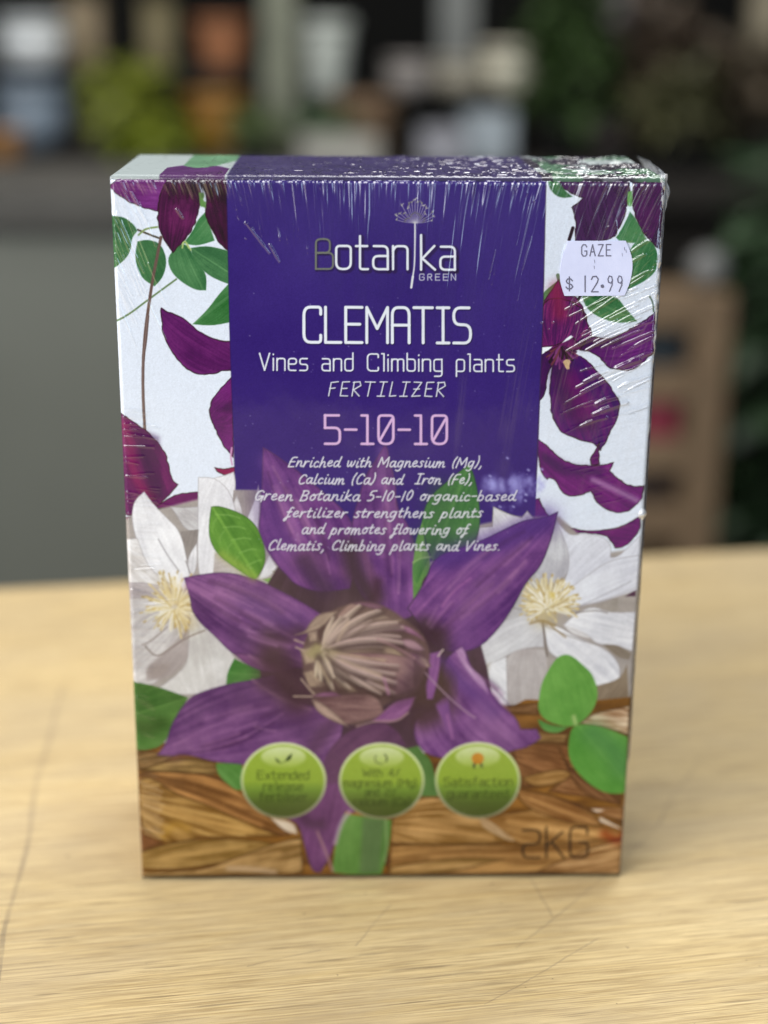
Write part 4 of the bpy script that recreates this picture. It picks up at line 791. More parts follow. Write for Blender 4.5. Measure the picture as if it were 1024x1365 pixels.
# pots and plants, from the left edge of the picture to the right
GLOBE = [(.45, 0), (.8, .1), (1.05, .4), (1.02, .7), (.85, .86)]
pot('round_pot', 'pale bluish white round pot, brightest spot at the upper left', 46, 2.75, .166, .056, .086, (.86, .94, .96), .3, GLOBE)
pot('round_pot', 'grey blue round pot on the bench below the pale white pot', 40, 2.72, BZ, .060, .125, (.25, .31, .38), .3, GLOBE)
pot('flower_pot', 'small orange brown pot at the left edge beside the grey cabinet top', -2, 2.55, BZ, .034, .05, (.40, .20, .07))
def carton(name, label_, px, dist, z, w, h, c, d=.08):
    p = at(px, 100, dist); root = tag(empty(name, (p.x, p.y, z)), label_, 'box', 'cartons on the display bench')
    m = MB(); m.box(-w / 2, w / 2, 0, d, 0, h); m.build('carton_body', simple(name + '_card', c, .7, .15), root, bevel=.002)
    m = MB(); m.box(-w * .42, w * .42, -.0016, -.0004, h * .3, h * .8); m.build('paper_label', simple(name + '_paper', tuple(min(x * 1.25 + .01, .9) for x in c), .6), root)
carton('carton', 'tan upright carton beside the pale round pot on the left shelf', 113, 2.86, .166, .060, .12, (.26, .20, .12))
carton('carton', 'dull olive carton on the left shelf above the green plants', 212, 2.9, .166, .055, .12, (.17, .14, .065))
carton('carton', 'dim grey brown carton below the tan one', 122, 2.85, BZ, .075, .13, (.13, .115, .095))
plant('leafy_plant', 'yellow green leafy plant above the back left corner of the box', 172, 2.62, BZ, .034, .05, (.02, .02, .02), (.24, .28, .025), 260, .070, .12, .040, 2)
plant('leafy_plant', 'low bright green plant just above the left end of the box top', 204, 2.50, BZ - .0, .030, .02, (.02, .02, .02), (.16, .20, .010), 280, .070, .06, .038, 3)
pot('flower_pot', 'terracotta pot on the raised shelf, above the amber pot', 298, 2.84, .166, .050, .085, (.46, .19, .085), .7)
pot('flower_pot', 'amber brown pot on the bench under the terracotta pot', 286, 2.74, BZ, .050, .105, (.40, .19, .03), .4)
plant('leafy_plant', 'small green plant between the amber pot and the grey post', 332, 2.6, BZ, .028, .04, (.03, .05, .03), (.12, .17, .06), 130, .045, .05, .03, 4)
def post(label_, px, dist, w, c, h=1.5):
    p = at(px, 100, dist); root = tag(empty('shop_post', (p.x, p.y, BZ)), label_, 'post', 'posts standing on the display bench')
    m = MB(); m.box(-w / 2, w / 2, -w / 2, w / 2, .012, h); m.build('shaft', simple('post_paint', c, .6), root, bevel=.003)
    m = MB(); m.box(-w * .8, w * .8, -w * .8, w * .8, 0, .0115); m.build('base_plate', DARKW, root)
post('grey green post left of the white pot, behind the box', 374, 2.7, .058, (.19, .20, .145))
post('pale grey post above the middle of the box', 607, 3.0, .068, (.21, .22, .21))
post('tan post at the top right corner of the picture', 1014, 2.8, .050, (.30, .26, .18))
pot('white_pot', 'off white upright pot between the two posts', 432, 2.78, .126, .048, .128, (.66, .70, .64), .4)
plant('leafy_plant', 'dull green plant under the off white pot', 432, 2.62, BZ, .030, .045, (.15, .15, .14), (.11, .17, .09), 150, .052, .05, .032, 5)
pot('wicker_pot', 'brown basket pot standing right of the off white pot', 486, 2.66, BZ, .055, .105, (.22, .135, .075), .8)
carton('carton', 'pale greyish carton behind the middle of the box top', 452, 2.45, BZ, .13, .052, (.34, .33, .29))
pot('round_pot', 'grey beige round pot near the middle of the picture', 546, 2.75, .1255, .040, .062, (.34, .31, .29), .4, GLOBE)
pot('round_pot', 'beige round pot in front of the pale grey post', 612, 2.74, .1255, .045, .062, (.36, .33, .26), .4, GLOBE)
pot('round_pot', 'cream round pot beside the dark green tall plant', 686, 2.74, .1255, .056, .088, (.72, .68, .54), .4, GLOBE)
carton('carton', 'bluish grey carton behind the box, under the cream pot', 655, 2.55, BZ, .080, .088, (.30, .34, .37))
carton('carton', 'lavender grey carton left of the bluish grey one', 592, 2.52, BZ, .075, .06, (.28, .28, .31))
plant('tall_plant', 'tall dark green plant right of the cream pot', 757, 2.68, BZ, .045, .05, (.02, .02, .02), (.045, .085, .022), 420, .075, .26, .055, 6, spike=True)
carton('carton', 'mauve grey tall carton beyond the tall dark green plant', 806, 3.0, BZ, .075, .30, (.15, .13, .135))
plant('tall_plant', 'brownish dry plant in the dim right background', 880, 2.75, BZ, .05, .05, (.02, .02, .02), (.11, .08, .055), 330, .09, .20, .06, 7, spike=True)
plant('tall_plant', 'dim olive plant between the two brownish plants', 912, 2.5, BZ, .04, .04, (.02, .02, .02), (.09, .09, .04), 220, .06, .12, .05, 8, spike=True)
plant('tall_plant', 'dim brown plant in front of the tan post', 985, 2.72, BZ, .05, .05, (.02, .02, .02), (.12, .092, .06), 280, .09, .15, .055, 9, spike=True)

def pigeonholes():
    L = at(790, 390, 1.9); R = at(980, 390, 1.9); w = R.x - L.x; y = (L.y + R.y) / 2; top = at(900, 392, 1.9).z
    wood = simple('crate_wood', (.19, .125, .070), .7, .2, 20)
    root = tag(empty('pigeonhole_shelf', (L.x, y, -.9)), 'narrow wooden shelf unit with square openings, right of the box', 'shelf')
    Hh = top + .9; d = .085; st = .046
    m = MB(); m.box(w - st, w, 0, d, 0, Hh); m.build('side_board', wood, root, bevel=.002)
    m = MB(); m.box(0, .03, 0, d, 0, Hh); m.build('side_board', wood, root, bevel=.002)
    m = MB(); m.box(.0305, w - st - .0005, d - .012, d, 0, Hh); m.build('back_board', wood, root)
    zs = [at(900, q, 1.9).z + .9 for q in (392, 443, 502, 548, 607, 655, 704, 760)]
    for k in range(0, 8, 2):
        m = MB(); m.box(.0305, w - st - .0005, .002, d - .0125, zs[k + 1], zs[k]); m.build('shelf_board', wood, root, bevel=.002)
    m = MB(); m.box(.0305, w - st - .0005, .01, d - .0125, .0, .03); m.build('shelf_board', wood, root)
    def inside(name, label_, zz, hgt, c):
        m = MB(); m.box(.045, w - st - .012, .015, .066, 0, hgt); r = empty(name, (L.x, y, -.9 + zz)); tag(r, label_, 'box', 'boxes in the wooden shelf unit')
        m.build('box_body', simple(name + '_paint', c, .5), r, bevel=.002)
        m = MB(); m.box(.043, w - st - .010, .013, .068, hgt + .0004, hgt + .004); m.build('lid', simple(name + '_lid', tuple(q * .8 for q in c), .5), r)
    inside('storage_box', 'dark bluish box in the upper opening of the wooden shelf', zs[2] + .0003, .040, (.018, .026, .032))
    inside('storage_box', 'dull red box in the middle opening of the wooden shelf', zs[4] + .0003, .045, (.24, .03, .055))
    inside('storage_box', 'almost black box in the lower opening of the wooden shelf', zs[6] + .0003, .036, (.02, .011, .010))
    p = at(944, 371, 1.93); bm_ = MB(); r = .0245
    bm_.lathe([(max(r * math.sin(math.pi * k / 20), 1e-5), -r * math.cos(math.pi * k / 20)) for k in range(21)])
    o = bm_.build('ball', simple('ball_grey', (.17, .17, .165), .4), None, True); o.location = (p.x, y + .042, top + r + .0005); tag(o, 'grey ball resting on top of the wooden shelf unit', 'ball')
pigeonholes()
p_ = at(1030, 500, 2.2)
rt = tag(empty('tall_plant', (p_.x + .03, p_.y, -.9)), 'dark green bush at the right edge beside the wooden shelf unit', 'plant')
mm = MB(); mm.lathe([(0, .001), (.10, 0), (.14, .26), (.15, .26), (.15, .3), (.13, .3), (.12, .25), (0, .25)], 28); mm.build('pot', simple('bush_pot', (.03, .03, .03)), rt, True)
foliage(rt, 'bush_leaf', (.018, .045, .014), 700, .16, .72, .32, .07, 12)

# ================================================================= the carton
rr = random.Random(21)
film = np.zeros((NY, NX), np.float32)          # lift of the shrink film over the print, in metres
def ridge(P, wdt, hgt):
    Q = T(np.asarray(P, float)); r = polyline_mask(Q, 0., wdt * 2)
    if r is None: return
    ys, xs, d = r; n = len(Q)
    t = ((xs.stop - xs.start) and 1)
    film[ys, xs] = np.maximum(film[ys, xs], hgt * np.exp(-(d / wdt) ** 2))
def pleat(x, y, ang, L, wdt, hgt, bend=0.):
    """A drawn ridge of film: ang is measured from the vertical, leaning right for positive values."""
    dx, dy = math.sin(ang), -math.cos(ang); k = []
    for i in range(5):
        s_ = (i / 4 - .5) * L; b = bend * (1 - (2 * i / 4 - 1) ** 2)
        k.append((x + dx * s_ - dy * b, y + dy * s_ + dx * b))
    for a, b, f in ((0, 2, .75), (1, 4, 1.0), (3, 5, .6)): ridge(k[a:b + 1], wdt * f, hgt * f)
def lean(x): return np.interp(x, [150, 230, 320, 450, 560, 700, 800, 880], [-.45, -.40, -.22, -.02, .06, .24, .38, .5])
jj, ii = np.mgrid[0:NY, 0:NX].astype(np.float32)
_hi = np.linalg.inv(HM); _w = _hi[2, 0] * ii + _hi[2, 1] * jj + _hi[2, 2]
PX, PY = (_hi[0, 0] * ii + _hi[0, 1] * jj + _hi[0, 2]) / _w, (_hi[1, 0] * ii + _hi[1, 1] * jj + _hi[1, 2]) / _w
def lean_(x): return np.interp(x, [150, 230, 320, 450, 560, 700, 800, 880], [-.45, -.40, -.22, -.02, .06, .24, .38, .5])
rough_ = np.zeros((NY, NX), np.float32)
def drape():
    """Fine gathers of the film hanging from the top edge: narrow folds that run along a fan of directions and die out downwards."""
    top = 700; x, y = PX[:top], PY[:top]; d = y - 238
    s_ = x + d * np.tan(lean_(x)); out = 0
    reach = np.interp(s_, [150, 290, 330, 400, 520, 640, 740, 880], [22, 30, 85, 95, 120, 185, 210, 230]) * (.55 + .9 * vnoise(s_ / 17, d * 0, 41))
    amp = np.exp(-(np.maximum(d, 0) / reach) ** 2.2) * (.5 + .75 * np.exp(-d / 32))
    for per, along, hgt, sd in ((3.1, 120, .00034, 3), (2.5, 80, .00025, 7), (4.6, 150, .00036, 11)):
        n = vnoise(s_ / per + .8 * vnoise(s_ / 40, d / 70, sd + 1), d / along, sd); gate = np.clip(vnoise(s_ / 9, d / 70, sd + 20) * 1.7, .45, 1)
        out = out + hgt * n * gate
    out = out + .00024 * np.clip(vnoise(s_ / 2.8, d / 55, 51) - .62, 0, 1) * 3.0 * np.exp(-np.maximum(d, 0) / 60)
    amp = amp * np.clip(d / 3, 0, 1)
    rough_[:top] = np.maximum(rough_[:top], np.clip(amp * 1.6, 0, 1))
    film[:top] = np.maximum(film[:top], (out * amp).astype(np.float32))
drape()
for i in range(120):                             # single sharper pleats among them
    x = rr.uniform(300, 885); reach = np.interp(x, [150, 300, 380, 520, 700, 880], [60, 50, 90, 120, 190, 220])
    y = 242 + rr.random() ** 1.6 * reach; w_ = rr.uniform(1.3, 2.0); pleat(x, y, lean(x) + rr.gauss(0, .03), rr.uniform(16, 60), w_, w_ * rr.uniform(.00008, .00015), rr.uniform(-.6, .6))
for i in range(230):                             # crushed film right along the top edge
    x = rr.uniform(300, 886); y = 240 + abs(rr.gauss(0, 8)); w_ = rr.uniform(1.3, 2.2); pleat(x, y, lean(x) + rr.gauss(0, .3), rr.uniform(6, 18), w_, w_ * rr.uniform(.00009, .00017))
for i in range(150):                             # top right corner, pulled in every direction
    x = 882 - abs(rr.gauss(0, 34)); y = 244 + abs(rr.gauss(0, 55)); pleat(x, y, rr.uniform(-.2, 1.1), rr.uniform(10, 40), rr.uniform(1.6, 2.8), rr.uniform(.00015, .0003))
for i in range(46):                              # long slanting folds at the right
    y = rr.uniform(335, 560); x = rr.uniform(790, 862); pleat(x, y, 1.12 + rr.gauss(0, .05) + (y - 450) * .0012, rr.uniform(34, 96), rr.uniform(1.6, 2.6), rr.uniform(.00018, .00042), rr.uniform(-2, 1))
for x, y, L, w_ in ((832, 488, 36, 3.6), (813, 545, 40, 3.4), (808, 534, 26, 3.4), (838, 512, 26, 2.4), (800, 500, 40, 2.6), (812, 452, 60, 2.2), (846, 480, 50, 2.4), (790, 563, 30, 2.4), (800, 345, 40, 2.4), (838, 352, 44, 2.6), (850, 330, 34, 2.4), (846, 372, 40, 2.2), (818, 400, 60, 2.0), (826, 415, 80, 1.8), (835, 425, 70, 1.8)):
    pleat(x, y, 1.12 + (y - 450) * .0012, L * 1.15, w_ * 1.35, w_ * .00020, -1.5)
for i in range(60):                              # faint pulls lower at the right edge and round the knot
    y = rr.uniform(560, 720); x = rr.uniform(760, 855); pleat(x, y, 1.25 + (y - 600) * .0009 + rr.gauss(0, .08), rr.uniform(14, 50), rr.uniform(1.5, 3), rr.uniform(.00004, .00012))
for i in range(46):                              # slanting pulls at the left edge, then short level ones
    y = rr.uniform(245, 430); x = 152 + abs(rr.gauss(0, 26)); pleat(x, y, -.42 + rr.gauss(0, .05), rr.uniform(30, 90), rr.uniform(1.4, 2.2), rr.uniform(.00014, .0003))
for i in range(90):
    y = rr.uniform(545, 900); x0 = np.interp(y, [237, 1174], [148, 190]); x = x0 + 4 + abs(rr.gauss(0, 18)); pleat(x, y, 1.62 + rr.gauss(0, .08), rr.uniform(12, 42), rr.uniform(1.2, 2.2), rr.uniform(.0001, .00026))
for i in range(24):
    y = rr.uniform(910, 1120); x0 = np.interp(y, [237, 1174], [148, 190]); pleat(x0 + 6 + rr.uniform(0, 20), y, 1.9, rr.uniform(10, 26), 2, rr.uniform(.00005, .00014))
for x, y, a, L in ((344, 318, -.65, 50), (333, 302, -.9, 14), (366, 338, -.5, 26), (240, 286, -.6, 14), (180, 790, 1.75, 14), (184, 818, 1.75, 12), (172, 268, -.5, 40), (186, 276, -.5, 44), (700, 262, .5, 12), (708, 270, .9, 12)): pleat(x, y, a, L, 1.9, .0004)
for i in range(40):                             # pinhead blisters
    x, y = rr.uniform(300, 860), rr.uniform(250, 480)
    if y > 330 and x < 720: continue
    ridge([(x, y), (x + .8, y + .6)], rr.uniform(1.4, 2.4), rr.uniform(.0001, .0003))
# flat zone under the price sticker
SX, SY = 795, 357
su = T(np.array([(SX, SY)]))[0]; flat = np.clip((np.maximum(np.abs(ii - su[0]) / 66, np.abs(jj - su[1]) / 50) - .86) / .1, 0, 1); film *= flat
film += .00010 * (fbm(ii / 150, jj / 150, 31, 3) - .5) + .00002 * (fbm(ii / 20, jj / 34, 33, 3) - .5) * flat
xs_ = ii / (NX - 1) * W - W / 2; zs_ = H - jj / (NY - 1) * (H - .0014)
RB = .0013
def edge_round(d): q = np.clip(RB - d, 0, RB); return RB - np.sqrt(np.maximum(RB * RB - q * q, 0))
fold_ = .30 + .65 * np.clip(film / .00009, 0, 1)
bulge = .0011 * np.sin(np.pi * ii / (NX - 1)) * np.sin(np.pi * np.clip(jj / (NY - 1), 0, 1)) ** .8
card_y = -bulge + np.maximum(edge_round(W / 2 - np.abs(xs_)), edge_round((H - zs_) * .7) * 1.3) + edge_round(zs_ * .62) * 1.6 + .0002 * (fbm(ii / 150, jj / 150, 31, 3) - .5)
ysurf = -bulge - film + np.maximum(edge_round(W / 2 - np.abs(xs_)), edge_round((H - zs_) * .7) * 1.3) + edge_round(zs_ * .62) * 1.6
ysurf[0, :] = np.maximum(ysurf[0, :], RB)
stepx, stepz = W / (NX - 1), H / (NY - 1)
gy = np.gradient(ysurf, axis=1) / stepx; gz = -np.gradient(ysurf, axis=0) / stepz
nrm = np.stack([gy, -np.ones_like(gy), gz], -1); nrm /= np.linalg.norm(nrm, axis=-1, keepdims=True)
def ink(c): return np.clip(lin(np.clip(c, 0, 1)) * PRINT_GAIN - PRINT_FLOOR, .004, .86)
cy, cz = np.gradient(card_y, axis=1) / stepx, -np.gradient(card_y, axis=0) / stepz
card_n = np.stack([cy, -np.ones_like(cy), cz], -1); card_n /= np.linalg.norm(card_n, axis=-1, keepdims=True)
albedo = np.clip(lin(np.clip(canvas, 0, 1)) * PRINT_GAIN - (PRINT_FLOOR + .014 * np.clip(jj / NY - .25, 0, 1))[..., None], .004, .86)

def print_material(name, rough=.5, crough=.085):
    """Printed card (smooth) under shrink film: the film's pleats carry the gloss, doubled folds more than flat film."""
    N = Nodes(name); a = N.n('ShaderNodeAttribute'); a.attribute_name = 'print'; N.l(a.outputs['Color'], N.b.inputs['Base Color'])
    N.b.inputs['Roughness'].default_value = rough; N.b.inputs['Specular IOR Level'].default_value = .08
    c = N.n('ShaderNodeAttribute'); c.attribute_name = 'card_normal'; N.l(c.outputs['Vector'], N.b.inputs['Normal'])
    f = N.n('ShaderNodeAttribute'); f.attribute_name = 'film_fold'; N.l(f.outputs['Fac'], N.b.inputs['Coat Weight'])
    g = N.n('ShaderNodeAttribute'); g.attribute_name = 'film_rough'; N.l(N.math('MULTIPLY_ADD', g.outputs['Fac'], .12, crough), N.b.inputs['Coat Roughness']); N.b.inputs['Coat IOR'].default_value = 1.85
    return N.m
def grid_part(name, pos, colr, normals, mask, mat, parent, card=None, fold=None, frough=None):
    """The cells of a grid picked by mask as one mesh, with its colours as a point attribute."""
    ny, nx = colr.shape[:2]; idx = np.arange(ny * nx, dtype=np.int32).reshape(ny, nx)
    q = np.stack([idx[1:, :-1], idx[1:, 1:], idx[:-1, 1:], idx[:-1, :-1]], -1)[mask]
    used, inv = np.unique(q.ravel(), return_inverse=True); nf = len(q)
    me = bpy.data.meshes.new(name); me.vertices.add(len(used)); me.loops.add(nf * 4); me.polygons.add(nf)
    me.vertices.foreach_set('co', pos.reshape(-1, 3)[used].astype(np.float32).ravel())
    me.loops.foreach_set('vertex_index', inv.astype(np.int32).ravel())
    me.polygons.foreach_set('loop_start', np.arange(0, nf * 4, 4, dtype=np.int32)); me.polygons.foreach_set('use_smooth', np.ones(nf, bool))
    me.update(calc_edges=True)
    at_ = me.attributes.new('print', 'FLOAT_COLOR', 'POINT'); cc = np.ones((len(used), 4), np.float32); cc[:, :3] = colr.reshape(-1, 3)[used]
    at_.data.foreach_set('color', cc.ravel())
    cn = me.attributes.new('card_normal', 'FLOAT_VECTOR', 'POINT'); cn.data.foreach_set('vector', (np.broadcast_to(np.array(card, np.float32), pos.shape).reshape(-1, 3)[used]).astype(np.float32).ravel())
    ff = me.attributes.new('film_fold', 'FLOAT', 'POINT'); ff.data.foreach_set('value', (np.full(len(used), .3, np.float32) if fold is None else fold.ravel()[used].astype(np.float32)))
    fr_ = me.attributes.new('film_rough', 'FLOAT', 'POINT'); fr_.data.foreach_set('value', (np.full(len(used), .6, np.float32) if frough is None else frough.ravel()[used].astype(np.float32)))
    if normals is not None: me.normals_split_custom_set_from_vertices(normals.reshape(-1, 3)[used].astype(np.float32))
    me.materials.append(mat); o = bpy.data.objects.new(name, me); col.objects.link(o); o.parent = parent
    return o
box = tag(empty('fertilizer_box'), 'upright shrink wrapped carton of plant fertilizer printed with purple and white clematis flowers', 'box')
PRINT = print_material('printed_card_under_film')
pos = np.stack([xs_, ysurf, zs_], -1)
lab = label[:-1, :-1]
names = {0: ('front_panel', None), 2: ('title_lettering', None), 6: ('subtitle_lettering', None), 7: ('description_lettering', None), 8: ('weight_lettering', None), 9: ('formula_lettering', 'pink numbers 5-10-10'), 10: ('logo_lettering', None),
         3: ('round_badge', 'green round badge about extended release'), 4: ('round_badge', 'green round badge about magnesium and calcium'), 5: ('round_badge', 'green round badge with a gold rosette about satisfaction')}
for k in sorted(set(np.unique(lab)) | {0}):
    nm, lb = names[int(k)]
    o = grid_part(nm, pos, albedo, nrm, lab == k, PRINT, box, card_n, fold_, rough_)
    if lb: o['label'] = lb

# top, side, back and bottom panels
def panel_canvas(nx, ny, c=(218, 227, 243)): return np.zeros((ny, nx, 3)) + rgb(c)
def top_panel():
    nx, ny = 640, 254; c = panel_canvas(nx, ny, (178, 188, 188)); j, i = np.mgrid[0:ny, 0:nx].astype(float)
    u = i / nx * 742; v = (1 - j / ny)                      # v = 0 at the front edge
    def put(m, a, soft=.05):
        m = np.clip(m / soft + .5, 0, 1)[..., None]; c[:] = c + (rgb(a) * (1 + .25 * (fbm(i / 26, j / 26, 3) - .5))[..., None] - c) * m
    put(.30 + .2 * np.sin((u - 60) / 30) - v - 9 * (np.abs(u - 109) > 43), (92, 56, 104)); put(v - .58 - .25 * np.sin(u / 23) - 9 * (np.abs(u - 125) > 40), (110, 150, 118))
    put((fbm(i / 60, j / 60, 8) - .46) - 9 * (u < 560), (60, 54, 68)); put(fbm(i / 50, j / 50, 18) - .60 - 9 * (u < 590), (90, 124, 100))
    put(210 - np.abs(u - 365), (66, 58, 98), 3)
    hgt = np.zeros((ny, nx)); r2 = random.Random(3)
    for k in range(2100):
        x = r2.random() ** .75 * nx * .86 + nx * .14; 
        if r2.random() < .06: x = r2.uniform(0, nx * .3)
        y = ny - 1 - r2.random() ** 1.4 * ny; a = r2.uniform(-1, 1) + (0 if r2.random() < .6 else 1.2); L = r2.uniform(3, 16); w = r2.uniform(1.0, 2.2); h = w * r2.uniform(.00010, .00026) * min(1, .3 + x / nx)
        a0 = np.array([x, y]) - L / 2 * np.array([math.sin(a), math.cos(a)]); a1 = 2 * np.array([x, y]) - a0
        x0, x1 = int(max(min(a0[0], a1[0]) - 8, 0)), int(min(max(a0[0], a1[0]) + 9, nx)); y0, y1 = int(max(min(a0[1], a1[1]) - 8, 0)), int(min(max(a0[1], a1[1]) + 9, ny))
        if x1 <= x0 or y1 <= y0: continue
        d2, _ = seg_d2(i[y0:y1, x0:x1], j[y0:y1, x0:x1], a0, a1); hgt[y0:y1, x0:x1] = np.maximum(hgt[y0:y1, x0:x1], h * np.exp(-d2 / w ** 2))
    X = i / (nx - 1) * W - W / 2; Y = (ny - 1 - j) / (ny - 1) * DEP
    corner = np.clip((X - .066) / .014, 0, 1)
    hgt = hgt + .0016 * corner * (fbm(i / 9, j / 9, 5) - .3)
    e = np.minimum(np.minimum(W / 2 - np.abs(X), DEP - Y), Y); Z = H + .0006 + hgt * np.clip(e / .002, .15, 1) - edge_round(e)
    P = np.stack([X, Y + RB * 0, Z], -1)
    grid_part('top_panel', P, ink(c), None, np.ones((ny - 1, nx - 1), bool), PRINT, box, (0, 0, 1), .3 + .7 * np.clip(hgt / .0002, 0, 1))
top_panel()
def plain_panel(name, fn, nx, ny, art, n_):
    j, i = np.mgrid[0:ny, 0:nx].astype(float); u, v = i / (nx - 1), j / (ny - 1); c = panel_canvas(nx, ny); art(c, u, v)
    grid_part(name, fn(u, v), ink(c), None, np.ones((ny - 1, nx - 1), bool), PRINT, box, n_)
def side_art(c, u, v):
    m = (u > .15) & (u < .85) & (v > .06) & (v < .72); c[m] = rgb((66, 50, 122)); m = v > .8; c[m] = rgb((140, 98, 54)) * (.8 + .4 * fbm(u[m] * 3, v[m] * 60, 4))[:, None]
    m = (v > .66 + .1 * np.sin(u * 9)) & (v <= .84 + .05 * np.sin(u * 13)); c[m] = rgb((104, 66, 116)) * (.8 + .4 * fbm(u[m] * 12, v[m] * 6, 5))[:, None]
def rounded_side(sx):
    def fn(u, v):
        y = RB + u * (DEP - RB) if sx > 0 else DEP - u * (DEP - RB); z = H * (1 - v); y = np.where(sx > 0, y, y)
        return np.stack([sx * (W / 2 + 0 * u), y, np.minimum(z, H - .0009)], -1)
    return fn
plain_panel('side_panel', rounded_side(1), 40, 120, side_art, (1, 0, 0)); plain_panel('side_panel', rounded_side(-1), 40, 120, side_art, (-1, 0, 0))
plain_panel('back_panel', lambda u, v: np.stack([W / 2 - u * W, DEP + 0 * u, H * (1 - v) - .0009 * (v < .001)], -1), 120, 160, side_art, (0, 1, 0))
m = MB(); m.box(-W / 2 + .0012, W / 2 - .0012, .0035, DEP - .0008, .0002, .0022); m.build('bottom_panel', simple('grey_board', (.08, .07, .06), .8), box)

# ---- loose shrink film: crumpled seam at the right edge, and a knot where it was sealed
def film_material():
    N = Nodes('clear_shrink_film'); v = N.mapping((1, 1, 1)); tr = N.n('ShaderNodeBsdfTransparent'); gl = N.n('ShaderNodeBsdfGlossy'); gl.inputs['Roughness'].default_value = .16
    df = N.n('ShaderNodeBsdfDiffuse'); df.inputs[0].default_value = (.72, .74, .78, 1)
    lw = N.n('ShaderNodeLayerWeight'); lw.inputs[0].default_value = .35
    a = N.n('ShaderNodeMixShader'); N.l(N.math('MULTIPLY_ADD', lw.outputs['Fresnel'], .6, .07), a.inputs[0]); N.l(tr.outputs[0], a.inputs[1]); N.l(gl.outputs[0], a.inputs[2])
    b = N.n('ShaderNodeMixShader'); N.l(N.math('MULTIPLY', N.ramp(N.noise(v, 420, 4, .6), [(.40, (.25, .25, .25)), (.64, (1, 1, 1))]), .55), b.inputs[0]); N.l(a.outputs[0], b.inputs[1]); N.l(df.outputs[0], b.inputs[2])
    N.l(b.outputs[0], N.o.inputs[0]); return N.m
FILM = film_material()
def film_seam():
    r2 = random.Random(9); V, F = [], []; n, ring = 620, 14
    for k in range(n):
        t = k / (n - 1); z = H + .0016 - t * (H - .003); px = 237 + t * 935
        rad = .0005 + .0009 * math.exp(-t / .06) + .0006 * math.exp(-((t - .15) / .07) ** 2) + .0003 * float(vnoise(np.array(k / 16.), np.array(3.), 2)) + .0014 * math.exp(-((t - .455) / .007) ** 2)
        rad *= (1 if t < .5 else max(.3, 1 - (t - .5) * 2))
        for q in range(ring):
            a = 2 * math.pi * q / ring; w = rad * (.75 + .55 * float(vnoise(np.array(k / 5.), np.array(q * .9), 4)))
            V.append((W / 2 - .0006 + math.cos(a) * w * .75 + .0006 * (float(vnoise(np.array(k / 30.), np.array(8.), 1)) - .5), .0012 + math.sin(a) * w, z))
    for k in range(n - 1):
        for q in range(ring): F.append((k * ring + q, k * ring + (q + 1) % ring, (k + 1) * ring + (q + 1) % ring, (k + 1) * ring + q))
    mesh('film_seam', V, F, FILM, box, True)
film_seam()
def film_fold():
    nu, nv = 60, 150; V, F = [], []
    for a in range(nv):
        for b in range(nu):
            u, v = b / (nu - 1), a / (nv - 1); y = .001 + u * (DEP - .001); z = H + .0012 - v * .19
            bul = (.0016 + .0075 * math.sin(min(u * 1.35, 1) * math.pi * .5) * math.exp(-v * 9)) * (.5 + .9 * float(fbm(np.array(u * 9), np.array(v * 26), 3))) * min(1, u * 5 + .25)
            top = math.exp(-v * 60)
            V.append((W / 2 + .0002 + bul * (1 - .75 * top), y, z - .0012 * top * (1 - u) + .0012 * math.sin(u * 3.1) * top))
    for a in range(nv - 1):
        for b in range(nu - 1): k = a * nu + b; F.append((k, k + nu, k + nu + 1, k + 1))
    mesh('film_fold', V, F, FILM, box, True)
film_fold()

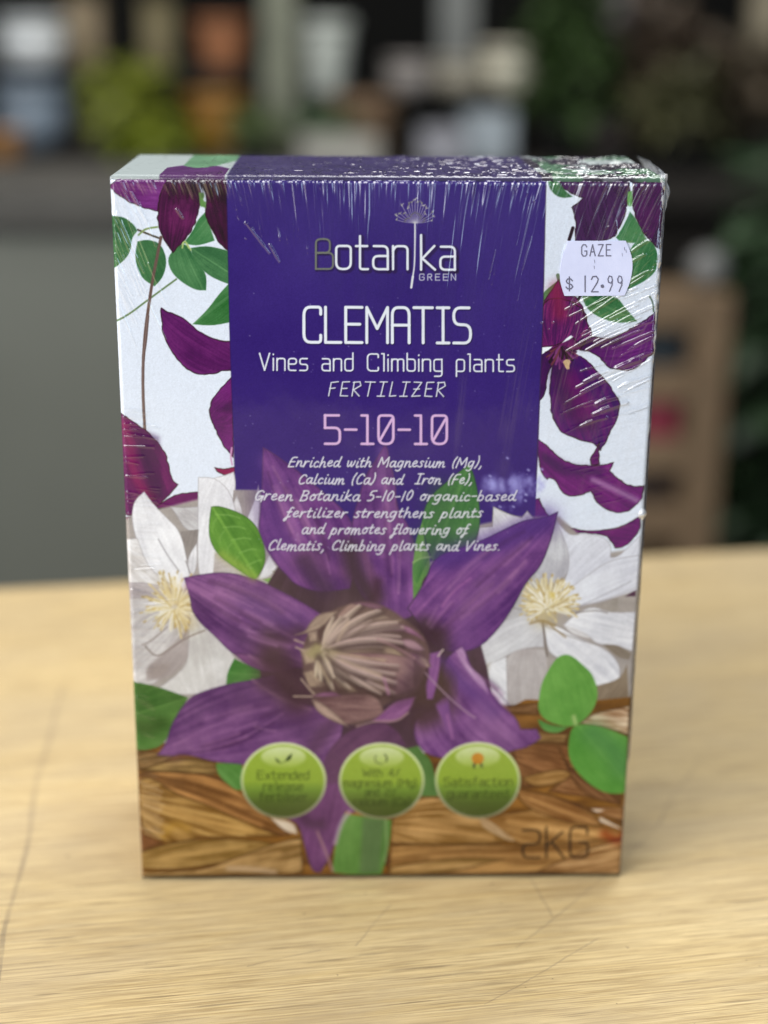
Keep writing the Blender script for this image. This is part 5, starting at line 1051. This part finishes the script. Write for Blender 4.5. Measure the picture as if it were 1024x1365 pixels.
# ---- price sticker
def on_front(P, dy): 
    q = T(P); return [(a / (NX - 1) * W - W / 2, dy - .0011 * math.sin(math.pi * a / (NX - 1)) * math.sin(math.pi * b / (NY - 1)) ** .8, H - b / (NY - 1) * H) for a, b in q]
def price_sticker():
    out = [(757, 320), (834, 319.5), (838, 329), (842.5, 342), (843.2, 357), (840, 374), (835, 386), (832, 392.5), (793, 393), (752, 393), (748, 381), (745.5, 368), (747, 350), (752, 333)]
    P = smooth(np.array(out), it=3, keep=50); a = on_front(P, -.00052); b = on_front(P, .0000); n = len(a)
    N = Nodes('sticker_paper'); v = N.mapping((1, 1, 1)); N.l(N.ramp(N.noise(v, 70, 5, .6), [(.3, (.46, .49, .68)), (.7, (.53, .56, .75))]), N.b.inputs['Base Color']); N.b.inputs['Roughness'].default_value = .5
    N.bump(N.noise(v, 240, 3), .2, .0004)
    o = mesh('price_sticker', a + b, [tuple(range(n))] + [(i, n + i, n + (i + 1) % n, (i + 1) % n) for i in range(n)], N.m, box); o['label'] = 'pale lilac paper price sticker'
    m = MB()
    def ribbon(Pl, w):
        q = np.array([(x, z) for x, _, z in on_front(Pl, 0)]); n = len(q)
        for k in range(n - 1):
            d = q[k + 1] - q[k]; L = np.hypot(*d) + 1e-9; d = d / L; nn = np.array([-d[1], d[0]]) * w; e = d * w * .7
            p = [q[k] - e + nn, q[k] - e - nn, q[k + 1] + e - nn, q[k + 1] + e + nn]
            yy = -.00056 - .0000004 * len(m.f); m.add([(x, yy - .0011 * math.sin(math.pi * (x + W / 2) / W) * math.sin(math.pi * (H - z) / H) ** .8, z) for x, z in p], [(0, 1, 2, 3)])
    for s in layout(TAGF, 'GAZE', 775, 340, 814, 339.5, 15, gap=.34): ribbon(s, .00018)
    for s in layout(TAGF, '$', 754, 385.5, 763, 385.5, 17): ribbon(s, .00019)
    for s in layout(TAGF, '1', 779, 387.5, 780, 387.5, 21): ribbon(s, .00019)
    for s in layout(TAGF, '2', 788, 387.5, 797, 387.5, 21): ribbon(s, .00019)
    for s in layout(TAGF, '99', 810, 387, 829, 387, 21, gap=.5): ribbon(s, .00017)
    th = np.linspace(0, 6.283, 14); d = on_front(np.c_[802.5 + 2.4 * np.cos(th), 380 + 2.4 * np.sin(th)], -.00062); m.add(d[:-1], [tuple(range(13))])
    for x, y in ((832, 328), (834, 331), (829, 336), (792, 345), (791.5, 353)): ribbon([(x, y), (x + .4, y + 4)], .00006)
    m.build('price_lettering', simple('ticket_ink', (.11, .11, .17), .6, .2, 60, 0), o)
price_sticker()
